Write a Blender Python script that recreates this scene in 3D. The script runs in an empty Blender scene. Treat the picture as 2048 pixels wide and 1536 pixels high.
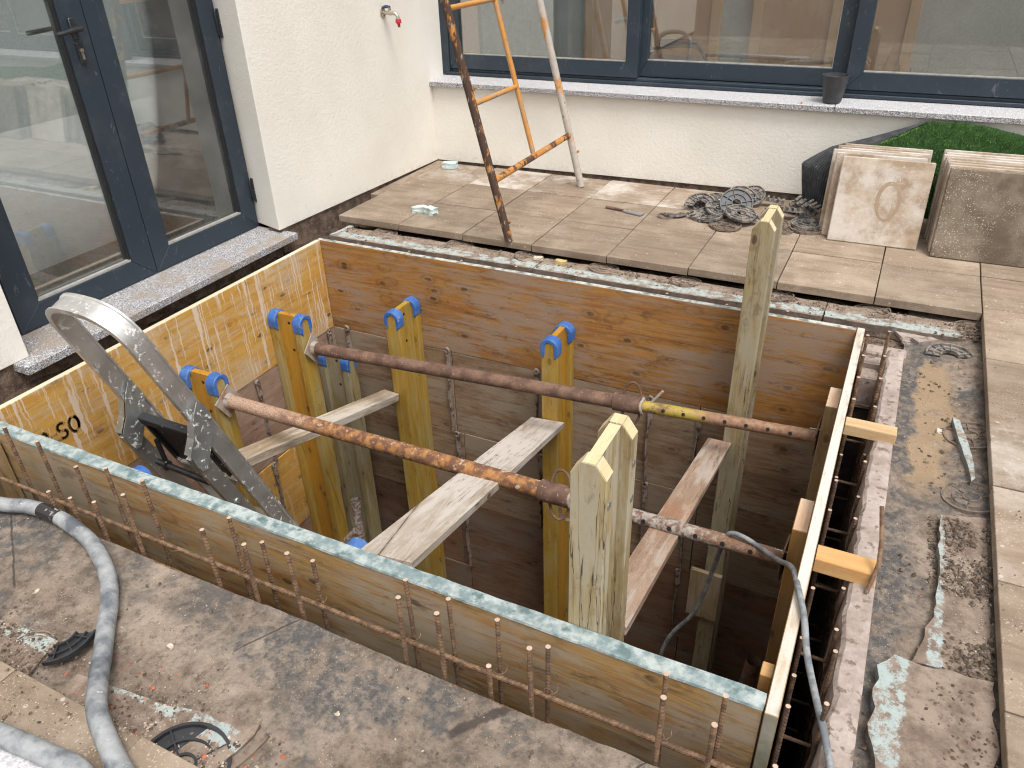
import bpy, bmesh, math, random
from mathutils import Vector, Matrix, noise as mnoise
R = math.radians
random.seed(7)
scn = bpy.context.scene
col = scn.collection

# ------------------------------------------------------------------ camera, sky, sun, exposure
cam_d = bpy.data.cameras.new('camera')
cam_d.sensor_width = 36.0
cam_d.lens = 1544.603 / 2048 * 36.0
cam_d.clip_start = 0.05
cam_d.clip_end = 200
cam = bpy.data.objects.new('camera', cam_d)
RC = [[0.896531, 0.442059, -0.028565], [0.207172, -0.475410, -0.855023], [-0.391551, 0.760637, -0.517802]]
cam.matrix_world = Matrix(((RC[0][0], -RC[1][0], -RC[2][0], 2.77884),
                           (RC[0][1], -RC[1][1], -RC[2][1], -3.32680),
                           (RC[0][2], -RC[1][2], -RC[2][2], 1.41371),
                           (0, 0, 0, 1)))
col.objects.link(cam)
scn.camera = cam

SUN_EL, SUN_AZ = 64.0, 128.0          # azimuth measured from +Y towards +X
world = bpy.data.worlds.new('World')
scn.world = world
world.use_nodes = True
wn = world.node_tree
bg = wn.nodes['Background']
sky = wn.nodes.new('ShaderNodeTexSky')
sky.sky_type = 'NISHITA'
sky.sun_disc = False
sky.sun_elevation = R(SUN_EL)
sky.sun_rotation = R(SUN_AZ)
sky.air_density = 1.0
sky.dust_density = 4.0
hs = wn.nodes.new('ShaderNodeHueSaturation')
hs.inputs['Saturation'].default_value = 0.13
wn.links.new(sky.outputs[0], hs.inputs['Color'])
wn.links.new(hs.outputs[0], bg.inputs[0])
bg.inputs[1].default_value = 0.15

sun_d = bpy.data.lights.new('sun', 'SUN')
sun_d.energy = 1.35
sun_d.angle = R(24)
sun_d.color = (1.0, 0.965, 0.92)
sun = bpy.data.objects.new('sun', sun_d)
az, el = R(SUN_AZ), R(SUN_EL)
sdir = Vector((math.sin(az) * math.cos(el), math.cos(az) * math.cos(el), math.sin(el)))
sun.rotation_euler = sdir.to_track_quat('Z', 'Y').to_euler()
sun.location = sdir * 20
col.objects.link(sun)

scn.view_settings.view_transform = 'Standard'
scn.view_settings.look = 'None'
scn.view_settings.gamma = 1.0
scn.view_settings.exposure = 0.66
scn.cycles.pixel_filter_type = 'BLACKMAN_HARRIS'
scn.cycles.filter_width = 1.15
scn.cycles.max_bounces = 10
scn.cycles.diffuse_bounces = 5
scn.cycles.transparent_max_bounces = 16

# ------------------------------------------------------------------ node helper
class G:
    def __init__(s, name):
        s.mat = bpy.data.materials.new(name)
        s.mat.use_nodes = True
        s.nt = s.mat.node_tree
        s.b = s.nt.nodes['Principled BSDF']
        s.out = s.nt.nodes['Material Output']
        s._co = None
    def n(s, t, _o=0, _p=None, **kw):
        nd = s.nt.nodes.new('ShaderNode' + t)
        for k, v in (_p or {}).items():
            setattr(nd, k, v)
        for k, v in kw.items():
            key = int(k[1:]) if k[0] == '_' and k[1:].isdigit() else k.replace('_', ' ')
            s.put(nd.inputs[key], v)
        return nd.outputs[_o]
    def put(s, inp, v):
        if isinstance(v, bpy.types.NodeSocket):
            s.nt.links.new(v, inp)
        elif isinstance(v, (tuple, list)) and len(v) == 3 and inp.type == 'RGBA':
            inp.default_value = (*v, 1)
        else:
            inp.default_value = v
    def co(s, rnd=True):
        if s._co is None:
            tc = s.nt.nodes.new('ShaderNodeTexCoord')
            v = tc.outputs['Object']
            if rnd:
                oi = s.nt.nodes.new('ShaderNodeObjectInfo')
                m = s.math('MULTIPLY', oi.outputs['Random'], 23.0)
                s.rand = oi.outputs['Random']
                v = s.n('VectorMath', _p={'operation': 'ADD'}, _0=v, _1=s.n('CombineXYZ', X=m, Y=m, Z=m))
            s._co = v
        return s._co
    def math(s, op, a, b=0.0, c=None, clamp=False):
        nd = s.nt.nodes.new('ShaderNodeMath'); nd.operation = op; nd.use_clamp = clamp
        s.put(nd.inputs[0], a); s.put(nd.inputs[1], b)
        if c is not None: s.put(nd.inputs[2], c)
        return nd.outputs[0]
    def sep(s, v):
        nd = s.nt.nodes.new('ShaderNodeSeparateXYZ'); s.put(nd.inputs[0], v)
        return nd.outputs
    def comb(s, x, y, z): return s.n('CombineXYZ', X=x, Y=y, Z=z)
    def scale(s, v, sc): return s.n('VectorMath', _p={'operation': 'MULTIPLY'}, _0=v, _1=sc)
    def noise(s, v, sc, det=4.0, rough=0.55, dist=0.0):
        return s.n('TexNoise', Vector=v, Scale=sc, Detail=det, Roughness=rough, Distortion=dist)
    def voro(s, v, sc, out=0, feat='F1'):
        return s.n('TexVoronoi', _o=out, _p={'feature': feat}, Vector=v, Scale=sc)
    def white(s, v, dim='1D'):
        nd = s.nt.nodes.new('ShaderNodeTexWhiteNoise'); nd.noise_dimensions = dim
        s.put(nd.inputs['W' if dim == '1D' else 'Vector'], v)
        return nd.outputs['Value']
    def step(s, v, lo, hi):
        nd = s.nt.nodes.new('ShaderNodeMapRange'); nd.interpolation_type = 'SMOOTHSTEP'
        s.put(nd.inputs[0], v); s.put(nd.inputs[1], lo); s.put(nd.inputs[2], hi)
        return nd.outputs[0]
    def mix(s, f, a, b, mode='MIX'):
        nd = s.nt.nodes.new('ShaderNodeMix'); nd.data_type = 'RGBA'; nd.blend_type = mode
        s.put(nd.inputs[0], f); s.put(nd.inputs[6], a); s.put(nd.inputs[7], b)
        return nd.outputs[2]
    def fin(s, color=None, rough=None, metal=None, h=None, strength=0.5, dist=0.002, spec=None):
        if color is not None: s.put(s.b.inputs['Base Color'], color)
        if rough is not None: s.put(s.b.inputs['Roughness'], rough)
        if metal is not None: s.put(s.b.inputs['Metallic'], metal)
        if spec is not None: s.put(s.b.inputs['Specular IOR Level'], spec)
        if h is not None:
            nd = s.nt.nodes.new('ShaderNodeBump')
            nd.inputs['Strength'].default_value = strength
            nd.inputs['Distance'].default_value = dist
            s.put(nd.inputs['Height'], h)
            s.nt.links.new(nd.outputs[0], s.b.inputs['Normal'])
        return s.mat

# ------------------------------------------------------------------ materials
def m_plain(name, c, rough=0.6, metal=0.0, nz=0.15, sc=30, bump=0.0):
    g = G(name); v = g.co()
    n = g.noise(v, sc, 4)
    cc = g.mix(g.step(n, 0.3, 0.7), tuple(x * (1 - nz) for x in c), tuple(min(1, x * (1 + nz)) for x in c))
    return g.fin(cc, rough, metal, n if bump else None, bump, 0.002)

def m_worn(name, c1, c2, sc=12, lo=0.45, hi=0.55, r1=0.6, r2=0.8, m1=0.0, m2=0.0, c3=None, sc3=60, t3=(0.62, 0.68), bump=0.4, dist=0.0015, stretch=(1, 1, 1), det=8, grad=None):
    g = G(name); v = g.scale(g.co(), stretch)
    n = g.noise(v, sc, det, 0.62)
    f = g.step(n, lo, hi)
    f2 = g.noise(g.co(), sc * 5, 3)
    c = g.mix(f, c1, c2)
    c = g.mix(g.math('MULTIPLY', g.math('SUBTRACT', f2, 0.3), 0.5, clamp=True), c, (0.02, 0.015, 0.01), 'MIX')
    if c3 is not None:
        f3 = g.step(g.noise(v, sc3, 5, 0.6), *t3)
        c = g.mix(f3, c, c3)
    if grad:
        wx = g.sep(g.n('NewGeometry', _o=0))[0]
        gf = g.step(g.math('ADD', wx, g.math('MULTIPLY', g.math('SUBTRACT', n, 0.5), 0.6)), grad[0], grad[1])
        c = g.mix(g.math('MULTIPLY', gf, 0.9), c, g.mix(g.step(f2, 0.35, 0.65), grad[2], grad[3]))
    rr = g.math('ADD', r1, g.math('MULTIPLY', f, r2 - r1))
    mm = g.math('ADD', m1, g.math('MULTIPLY', f, m2 - m1))
    return g.fin(c, rr, mm, g.math('ADD', g.math('MULTIPLY', f, 0.6), g.math('MULTIPLY', f2, 0.5)), bump, dist)

def m_wood(name, base, alt, dark, axis='x', plank=0.125, wear=(0.33, 0.27, 0.22), wamt=0.4, drips=0.0, rough=0.5, grain=1.0, knot=1.0, wet=0.0, red=0.0, crack=0.0):
    g = G(name); s = g.sep(g.co())
    o = {'x': (0, 2, 1), 'y': (1, 2, 0), 'z': (2, 0, 1)}[axis]
    u, v, w = s[o[0]], s[o[1]], s[o[2]]
    vw = g.math('ADD', v, w) if axis == 'z' else v
    pid = g.math('FLOOR', g.math('DIVIDE', vw, plank))
    tint = g.white(pid)
    uo = g.math('ADD', u, g.math('MULTIPLY', tint, 9.0))
    warp = g.noise(g.comb(g.math('MULTIPLY', uo, 1.3), g.math('MULTIPLY', v, 3.0), g.math('MULTIPLY', w, 3.0)), 1.0, 3)
    vv = g.math('ADD', v, g.math('MULTIPLY', warp, 0.09))
    grv = g.comb(g.math('MULTIPLY', uo, 1.6), g.math('MULTIPLY', vv, 34.0), g.math('MULTIPLY', w, 34.0))
    gr = g.noise(grv, 1.0, 6, 0.6)
    fine = g.noise(g.comb(g.math('MULTIPLY', uo, 14.0), g.math('MULTIPLY', vv, 380.0), g.math('MULTIPLY', w, 380.0)), 1.0, 3)
    c = g.mix(g.step(gr, 0.35, 0.65), base, alt)
    c = g.mix(g.math('MULTIPLY', g.math('SUBTRACT', tint, 0.5), 0.45 * grain, clamp=True), c, dark)
    c = g.mix(g.math('MULTIPLY', g.step(gr, 0.54, 0.72), 0.6 * grain), c, dark)
    c = g.mix(g.math('MULTIPLY', g.step(fine, 0.5, 0.75), 0.4 * grain), c, dark)
    if red:
        c = g.mix(g.math('MULTIPLY', g.step(g.noise(g.comb(g.math('MULTIPLY', u, 2.2), g.math('MULTIPLY', v, 9.0), w), 1.3, 4), 0.5, 0.66), red), c, (0.30, 0.10, 0.025))
    if knot:
        kv = g.comb(g.math('ADD', g.math('MULTIPLY', uo, 5.0), g.math('MULTIPLY', w, 31.0)), g.math('MULTIPLY', v, 9.0), 0.0)
        kd = g.n('TexVoronoi', _p={'voronoi_dimensions': '2D'}, Vector=kv, Scale=1.0, Randomness=1.0)
        c = g.mix(g.math('MULTIPLY', g.step(kd, 0.135, 0.06), g.math('MULTIPLY', 0.85 * knot, g.step(g.noise(kv, 0.6, 2), 0.42, 0.55))), c, (0.055, 0.028, 0.014))
        c = g.mix(g.math('MULTIPLY', g.math('MULTIPLY', g.step(kd, 0.30, 0.17), g.step(kd, 0.10, 0.2)), 0.35 * knot), c, dark)
    big = g.noise(g.comb(g.math('MULTIPLY', u, 2.0), g.math('MULTIPLY', v, 4.0), g.math('MULTIPLY', w, 4.0)), 1.0, 5, 0.6)
    str_ = g.noise(g.comb(g.math('MULTIPLY', u, 5.0), g.math('MULTIPLY', v, 60.0), g.math('MULTIPLY', w, 60.0)), 1.0, 4, 0.65)
    wf = g.step(g.math('ADD', g.math('MULTIPLY', big, 0.65), g.math('MULTIPLY', str_, 0.45)), 0.62 - 0.16 * wamt, 0.74 - 0.16 * wamt)
    wf = g.math('MULTIPLY', wf, min(1.0, 0.45 + 0.5 * wamt))
    c = g.mix(wf, c, wear)
    mot = g.noise(g.comb(g.math('MULTIPLY', u, 6.0), g.math('MULTIPLY', v, 15.0), g.math('MULTIPLY', w, 15.0)), 1.0, 10, 0.78, 0.3)
    c = g.mix(g.math('MULTIPLY', g.step(mot, 0.52, 0.60), 0.30 + 0.25 * min(1.0, wamt)), c, wear)
    c = g.mix(g.math('MULTIPLY', g.step(mot, 0.44, 0.36), 0.42 * min(1.2, grain)), c, dark)
    pk = g.noise(g.co(), 240, 3, 0.7)
    c = g.mix(g.math('MULTIPLY', g.step(pk, 0.60, 0.72), 0.35), c, dark)
    if plank < 0.5:
        fr = g.math('FRACT', g.math('DIVIDE', vw, plank))
        ln = g.math('MULTIPLY', g.step(g.math('ABSOLUTE', g.math('SUBTRACT', fr, 0.5)), 0.493, 0.499), 0.55)
        c = g.mix(ln, c, dark)
    if drips:
        u = g.math('ADD', u, g.math('MULTIPLY', g.math('SUBTRACT', g.noise(g.comb(g.math('MULTIPLY', u, 18.0), g.math('MULTIPLY', v, 26.0), 1.0), 1.0, 2), 0.5), 0.022))
        dn = g.noise(g.comb(g.math('MULTIPLY', u, 60.0), g.math('MULTIPLY', v, 2.2), 0.0), 1.0, 4, 0.6, 0.5)
        dm = g.noise(g.comb(g.math('MULTIPLY', u, 2.6), g.math('MULTIPLY', v, 5.0), 3.0), 1.0, 3)
        df = g.math('MULTIPLY', g.math('MULTIPLY', g.step(dn, 0.54, 0.60), g.step(dm, 0.34, 0.52)), drips)
        c = g.mix(df, c, (0.62, 0.50, 0.38))
        wn_ = g.noise(g.comb(g.math('MULTIPLY', u, 9.0), g.math('MULTIPLY', v, 24.0), 7.0), 1.0, 4, 0.7)
        c = g.mix(g.math('MULTIPLY', g.step(wn_, 0.56, 0.70), 0.55 * drips), c, (0.52, 0.42, 0.33))
    sp = g.voro(g.co(), 60.0)
    c = g.mix(g.math('MULTIPLY', g.step(sp, 0.10, 0.05), 0.6), c, (0.5, 0.45, 0.38))
    if crack:
        ck = g.noise(g.comb(g.math('MULTIPLY', u, 1.1), g.math('MULTIPLY', g.math('ADD', v, w), 24.0), 0.0), 1.0, 4, 0.6)
        ckm = g.math('MULTIPLY', g.step(g.math('ABSOLUTE', g.math('SUBTRACT', ck, 0.5)), 0.009, 0.003), g.step(g.noise(g.comb(g.math('MULTIPLY', u, 2.0), g.math('MULTIPLY', v, 9.0), w), 1.0, 2), 0.46, 0.54))
        c = g.mix(g.math('MULTIPLY', ckm, crack), c, (0.035, 0.022, 0.012))
    rr = g.math('ADD', rough, g.math('MULTIPLY', wf, 0.3))
    h = g.math('ADD', g.math('MULTIPLY', gr, 0.6), g.math('MULTIPLY', fine, 0.5))
    return g.fin(c, rr, 0.0, h, 0.35, 0.0015)

def m_stucco():
    g = G('stucco'); v = g.co(False)
    n = g.noise(v, 130, 4, 0.65); n2 = g.noise(v, 48, 4, 0.6); big = g.noise(v, 2.2, 4)
    c = g.mix(g.step(big, 0.3, 0.7), (0.745, 0.71, 0.635), (0.80, 0.77, 0.70))
    z = g.sep(v)[2]
    low = g.math('MULTIPLY', g.step(z, 0.10, 0.02), g.step(g.noise(v, 30, 6, 0.7), 0.44, 0.66))
    c = g.mix(g.math('MULTIPLY', low, 0.22), c, (0.36, 0.31, 0.25))
    sm = g.math('MULTIPLY', g.step(g.noise(v, 7, 6, 0.7), 0.66, 0.72), 0.25)
    c = g.mix(sm, c, (0.42, 0.39, 0.34))
    c = g.mix(g.math('MULTIPLY', g.step(n2, 0.62, 0.75), 0.12), c, (0.45, 0.42, 0.37))
    return g.fin(c, 0.9, 0.0, g.math('ADD', g.math('MULTIPLY', n, 0.7), n2), 0.75, 0.0032, 0.2)

def m_tile(name, base, lite, dark, specks=0.35, white=0.0, streak='x', rough=0.75, worldmap=False):
    g = G(name); v = g.co(not worldmap); s = g.sep(v)
    wv = g.comb(g.math('MULTIPLY', s[0], 3.0), g.math('MULTIPLY', s[1], 22.0), g.math('MULTIPLY', s[2], 22.0)) if streak == 'x' else g.comb(g.math('MULTIPLY', s[0], 3.0), g.math('MULTIPLY', s[1], 9.0), g.math('MULTIPLY', s[2], 9.0))
    a = g.noise(wv, 1.0, 6, 0.6, 0.6)
    b = g.noise(v, 5, 6, 0.65)
    c = g.mix(g.step(a, 0.35, 0.65), dark, base)
    c = g.mix(g.step(b, 0.42, 0.72), c, lite)
    fine = g.noise(v, 260, 3, 0.6)
    sp = g.math('MULTIPLY', g.step(g.noise(v, 190, 2, 0.5), 0.60, 0.68), specks)
    sp = g.math('MULTIPLY', sp, g.step(g.noise(v, 6, 4, 0.6), 0.36, 0.62))
    c = g.mix(sp, c, (0.62, 0.52, 0.42))
    if white:
        wf = g.step(g.noise(v, 3.0, 6, 0.7), 0.60 - 0.2 * white, 0.75 - 0.2 * white)
        c = g.mix(g.math('MULTIPLY', wf, 0.6), c, (0.60, 0.56, 0.52))
    blot = g.step(g.noise(v, 9, 5, 0.7), 0.60, 0.72)
    c = g.mix(g.math('MULTIPLY', blot, 0.35), c, (0.15, 0.11, 0.08))
    sp2 = g.math('MULTIPLY', g.step(g.voro(v, 17), 0.10, 0.07), 0.7)
    c = g.mix(sp2, c, (0.52, 0.46, 0.40))
    c = g.mix(g.math('MULTIPLY', g.step(fine, 0.35, 0.25), 0.5), c, (0.08, 0.06, 0.045))
    tint = g.math('ADD', 0.86, g.math('MULTIPLY', g.rand, 0.24)) if not worldmap else 1.0
    c = g.n('HueSaturation', Color=c, Value=tint)
    return g.fin(c, rough, 0.0, g.math('ADD', fine, g.math('MULTIPLY', a, 0.6)), 0.5, 0.0022, 0.3)

def m_granite():
    g = G('granite'); v = g.co(False)
    a = g.voro(v, 330, 1); w = g.white(a, '3D')
    c = g.mix(g.step(w, 0.45, 0.55), (0.10, 0.10, 0.105), (0.42, 0.41, 0.42))
    n = g.noise(v, 210, 3)
    c = g.mix(g.step(n, 0.55, 0.62), c, (0.72, 0.71, 0.72))
    d = g.step(g.noise(v, 8, 6, 0.7), 0.46, 0.60)
    s = g.sep(v)
    dirt = g.math('MULTIPLY', g.math('MULTIPLY', d, g.step(s[2], 0.2, 0.1)), g.step(s[1], 0.3, 0.1))
    c = g.mix(g.math('MULTIPLY', dirt, 0.75), c, (0.30, 0.24, 0.185))
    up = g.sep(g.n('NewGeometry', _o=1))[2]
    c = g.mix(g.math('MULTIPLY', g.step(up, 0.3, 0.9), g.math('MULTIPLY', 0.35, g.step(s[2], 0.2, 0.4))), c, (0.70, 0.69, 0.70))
    return g.fin(c, 0.55, 0.0, n, 0.15, 0.001)

def m_mud():
    g = G('muddy_membrane'); v = g.co(False); s = g.sep(v)
    # dark bituminous sheet showing through brown mud
    big = g.noise(v, 2.6, 8, 0.66, 0.4)
    st = g.noise(g.comb(g.math('MULTIPLY', s[0], 24.0), g.math('MULTIPLY', s[1], 4.0), s[2]), 1.0, 5, 0.65)
    st2 = g.noise(g.scale(v, (1.0, 1.0, 1.0)), 24, 9, 0.74, 0.3)
    f = g.step(g.math('ADD', g.math('ADD', g.math('MULTIPLY', big, 0.62), g.math('MULTIPLY', st, 0.12)), g.math('MULTIPLY', st2, 0.30)), 0.435, 0.535)
    bias = g.math('MULTIPLY', g.math('MULTIPLY', g.step(s[0], 2.93, 2.95), g.step(s[0], 3.035, 2.985)), g.step(s[1], -0.35, -0.55))
    bias2 = g.math('MULTIPLY', g.step(s[0], 2.9, 2.6), g.math('MULTIPLY', g.step(s[1], -2.62, -2.48), g.step(g.noise(v, 1.7, 2), 0.40, 0.56)))
    f = g.math('SUBTRACT', f, g.math('MULTIPLY', g.math('MAXIMUM', bias, g.math('MULTIPLY', bias2, 0.8)), g.step(g.noise(v, 9, 9, 0.75, 0.3), 0.40, 0.58)), clamp=True)
    blk = g.mix(g.noise(v, 90, 4), (0.038, 0.036, 0.036), (0.125, 0.118, 0.112))
    mud = g.mix(g.step(g.noise(v, 11, 7, 0.7), 0.33, 0.66), (0.115, 0.086, 0.064), (0.25, 0.194, 0.147))
    mud = g.mix(g.step(g.noise(v, 5, 9, 0.72), 0.46, 0.62), mud, (0.335, 0.27, 0.215))
    mud = g.mix(g.math('MULTIPLY', g.step(g.noise(v, 42, 10, 0.82), 0.49, 0.40), 0.7), mud, (0.07, 0.05, 0.038))
    c = g.mix(f, blk, mud)
    # dried mortar smears on the black areas
    sm = g.math('MULTIPLY', g.step(g.noise(v, 30, 10, 0.78, 0.2), 0.46, 0.62), 0.7)
    c = g.mix(sm, c, (0.27, 0.215, 0.17))
    # damp dark brown by the kerbside puddle
    wob = g.math('MULTIPLY', g.math('SUBTRACT', g.noise(v, 7, 4, 0.6), 0.5), 0.16)
    qx = g.math('ADD', s[0], wob); qy = g.math('ADD', s[1], wob)
    px = g.math('MULTIPLY', g.math('MULTIPLY', g.step(qx, 2.985, 3.01), g.step(qx, 3.135, 3.09)), g.math('MULTIPLY', g.step(qy, -1.3, -1.10), g.step(qy, -0.34, -0.42)))
    pn = g.math('MULTIPLY', px, g.step(g.noise(v, 9, 4, 0.6), 0.30, 0.42))
    c = g.mix(pn, c, g.mix(g.noise(v, 14, 5), (0.24, 0.165, 0.10), (0.33, 0.24, 0.155)))
    crevice_shade = g.step(g.noise(v, 60, 6, 0.8), 0.40, 0.34)  # painted crevice shade: low noise darkens the mud as if hollows were shaded
    c = g.mix(g.math('MULTIPLY', crevice_shade, 0.55), c, (0.03, 0.022, 0.017))
    for (xa, ya, xb, yb, w_) in ((1.69, -2.375, 1.60, -2.53, 0.0035), (2.29, -2.345, 2.17, -2.50, 0.016), (0.62, -2.42, 0.93, -2.62, 0.004), (2.60, -2.34, 2.52, -2.46, 0.003)):
        L2 = (xb - xa) ** 2 + (yb - ya) ** 2; L1 = L2 ** 0.5
        al = g.math('DIVIDE', g.math('ADD', g.math('MULTIPLY', g.math('SUBTRACT', s[0], xa), xb - xa), g.math('MULTIPLY', g.math('SUBTRACT', s[1], ya), yb - ya)), L2)
        ac = g.math('DIVIDE', g.math('SUBTRACT', g.math('MULTIPLY', g.math('SUBTRACT', s[0], xa), yb - ya), g.math('MULTIPLY', g.math('SUBTRACT', s[1], ya), xb - xa)), L1)
        ac = g.math('ABSOLUTE', g.math('ADD', ac, g.math('MULTIPLY', g.math('SUBTRACT', g.noise(v, 30, 5, 0.7), 0.5), 0.03 if w_ > 0.01 else 0.008)))
        mk = g.math('MULTIPLY', g.math('MULTIPLY', g.step(al, -0.02, 0.05), g.step(al, 1.02, 0.95)), g.step(ac, w_, w_ * 0.4))
        c = g.mix(g.math('MULTIPLY', mk, 0.85), c, (0.045, 0.035, 0.03))
    spk = g.math('MULTIPLY', g.step(g.voro(v, 120), 0.16, 0.10), g.step(g.noise(v, 8, 3), 0.45, 0.6))
    c = g.mix(g.math('MULTIPLY', spk, 0.8), c, (0.55, 0.48, 0.38))
    rr = g.math('SUBTRACT', g.math('ADD', 0.50, g.math('MULTIPLY', f, 0.35)), g.math('MULTIPLY', pn, 0.5))
    h = g.math('ADD', g.math('MULTIPLY', g.noise(v, 70, 8, 0.75), 0.7), g.math('MULTIPLY', st2, 0.6))
    h = g.math('MULTIPLY', h, g.math('SUBTRACT', 1.0, g.math('MULTIPLY', pn, 0.7)))
    return g.fin(c, rr, 0.0, h, 0.9, 0.008, 0.35)

def m_soil(name='dark_soil', a=(0.045, 0.03, 0.022), b=(0.13, 0.09, 0.065)):
    g = G(name); v = g.co(False)
    n = g.noise(v, 18, 8, 0.75); n2 = g.noise(v, 90, 5, 0.7)
    c = g.mix(g.step(n, 0.35, 0.65), a, b)
    sp = g.math('MULTIPLY', g.step(g.voro(v, 130), 0.2, 0.1), g.step(g.noise(v, 7, 3), 0.48, 0.62))
    c = g.mix(g.math('MULTIPLY', sp, 0.8), c, (0.5, 0.42, 0.33))
    return g.fin(c, 0.9, 0.0, g.math('ADD', n, n2), 1.0, 0.01, 0.2)

def m_xps(name, mode=None, lo=0.0, hi=1.0):
    """pale blue insulation: mud covers it except near the exposed edge (mode axis, lo..hi)"""
    g = G(name); v = g.co(False); s = g.sep(g.n('NewGeometry', _o=0))
    blue = g.mix(g.noise(v, 60, 4), (0.32, 0.40, 0.395), (0.47, 0.52, 0.495))
    blue = g.mix(g.math('MULTIPLY', g.step(g.noise(v, 55, 8, 0.8), 0.50, 0.60), 0.75), blue, (0.30, 0.25, 0.20))
    nz = g.noise(v, 21, 11, 0.78, 0.2)
    mud = g.mix(g.step(g.noise(v, 16, 6, 0.7), 0.35, 0.65), (0.17, 0.12, 0.088), (0.33, 0.255, 0.20))
    mud = g.mix(g.math('MULTIPLY', g.step(g.noise(v, 70, 6, 0.8), 0.42, 0.34), 0.7), mud, (0.035, 0.026, 0.02))
    if mode is None: f = g.step(nz, 0.60, 0.50)
    else:
        q = s[{'x': 0, 'y': 1}[mode]]
        m = g.step(g.math('ABSOLUTE', g.math('SUBTRACT', q, (lo + hi) / 2)), (hi - lo) * 0.62, (hi - lo) * 0.30)
        th = g.math('ADD', 0.66, g.math('MULTIPLY', m, -0.185))
        f = g.step(g.math('SUBTRACT', nz, th), -0.03, 0.05)
    c = g.mix(f, mud, blue)
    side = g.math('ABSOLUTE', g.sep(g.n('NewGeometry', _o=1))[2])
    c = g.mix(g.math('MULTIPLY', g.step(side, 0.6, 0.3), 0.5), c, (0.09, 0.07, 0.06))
    return g.fin(c, 0.85, 0.0, g.math('ADD', g.noise(v, 60, 8, 0.75), nz), 0.9, 0.007)

def m_alu(name='scuffed_aluminium', base=(0.74, 0.735, 0.72)):
    g = G(name); v = g.co(False)
    n = g.noise(v, 6, 6, 0.65); br = g.noise(g.scale(v, (40, 40, 400)), 1.0, 3)
    c = g.mix(g.step(n, 0.35, 0.65), tuple(x * 0.78 for x in base), base)
    sp = g.math('MAXIMUM', g.step(g.noise(v, 30, 7, 0.7, 0.8), 0.575, 0.61), g.step(g.voro(g.scale(v, (1, 1, 0.6)), 42), 0.11, 0.09))
    sp = g.math('MULTIPLY', sp, g.step(g.noise(v, 7, 3), 0.40, 0.54))
    c = g.mix(sp, c, (0.70, 0.68, 0.62))
    met = g.math('MULTIPLY', g.math('SUBTRACT', 1.0, sp), 0.85)
    rr = g.math('ADD', g.math('ADD', 0.30, g.math('MULTIPLY', n, 0.25)), g.math('MULTIPLY', sp, 0.4))
    return g.fin(c, rr, met, g.math('ADD', g.math('MULTIPLY', sp, 1.0), g.math('MULTIPLY', br, 0.05)), 0.6, 0.0012)

def m_glass():
    g = G('window_glass')
    nt = g.nt; nt.nodes.remove(g.b)
    tr = nt.nodes.new('ShaderNodeBsdfTransparent'); tr.inputs[0].default_value = (0.84, 0.86, 0.855, 1)
    gl = nt.nodes.new('ShaderNodeBsdfGlossy'); gl.inputs['Roughness'].default_value = 0.015
    gl.inputs['Color'].default_value = (0.96, 0.97, 0.98, 1)
    fr = nt.nodes.new('ShaderNodeFresnel'); fr.inputs[0].default_value = 1.52
    mx = nt.nodes.new('ShaderNodeMixShader')
    f = g.math('ADD', g.math('MULTIPLY', fr.outputs[0], 1.9), 0.05, clamp=True)
    nt.links.new(f, mx.inputs[0]); nt.links.new(tr.outputs[0], mx.inputs[1]); nt.links.new(gl.outputs[0], mx.inputs[2])
    v = g.co(False)
    du = nt.nodes.new('ShaderNodeBsdfDiffuse'); du.inputs[0].default_value = (0.6, 0.6, 0.57, 1)
    mx2 = nt.nodes.new('ShaderNodeMixShader')
    dust_haze = g.math('ADD', g.math('MULTIPLY_ADD', g.step(g.noise(v, 3.5, 6, 0.7), 0.42, 0.75), 0.07, 0.035), g.math('MULTIPLY', g.step(g.voro(v, 75), 0.10, 0.06), 0.20))  # dust patches and specks over an even milky haze painted onto the glass
    nt.links.new(dust_haze, mx2.inputs[0]); nt.links.new(mx.outputs[0], mx2.inputs[1]); nt.links.new(du.outputs[0], mx2.inputs[2])
    nt.links.new(mx2.outputs[0], g.out.inputs[0])
    return g.mat

def m_frame():
    g = G('slate_blue_frame'); v = g.co(False)
    n = g.noise(v, 5, 6, 0.7)
    c = g.mix(g.math('MULTIPLY', g.step(n, 0.5, 0.75), 0.30), (0.020, 0.032, 0.046), (0.10, 0.115, 0.13))
    sp = g.math('MULTIPLY', g.step(g.voro(v, 95), 0.09, 0.05), 0.3)
    c = g.mix(sp, c, (0.45, 0.43, 0.40))
    sw = g.math('MULTIPLY', g.step(g.noise(g.scale(v, (1, 1, 0.5)), 22, 4, 0.6, 2.5), 0.63, 0.70), 0.16)
    c = g.mix(sw, c, (0.4, 0.42, 0.44))
    return g.fin(c, g.math('ADD', 0.35, g.math('MULTIPLY', n, 0.25)), 0.0, g.noise(v, 400, 2), 0.05, 0.0005)

M = {}
M['stucco'] = m_stucco()
M['tile'] = m_tile('paving_concrete', (0.275, 0.21, 0.152), (0.35, 0.278, 0.21), (0.205, 0.152, 0.107), 0.6)
M['tile_pale'] = m_tile('dusty_paving_concrete', (0.30, 0.23, 0.17), (0.42, 0.36, 0.30), (0.22, 0.16, 0.11), 0.55, 0.55)
M['tile_stack'] = m_tile('rough_tile_back', (0.40, 0.31, 0.225), (0.56, 0.49, 0.41), (0.29, 0.205, 0.135), 0.9, 0.7, 'n')
M['tile_stack_dark'] = m_tile('rough_tile_dark', (0.175, 0.135, 0.095), (0.27, 0.22, 0.165), (0.12, 0.088, 0.06), 1.0, 0.0, 'n')
M['granite'] = m_granite()
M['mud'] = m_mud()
M['soil'] = m_soil()
M['soil_brown'] = m_soil('brown_soil', (0.09, 0.06, 0.044), (0.24, 0.175, 0.13))
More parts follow.
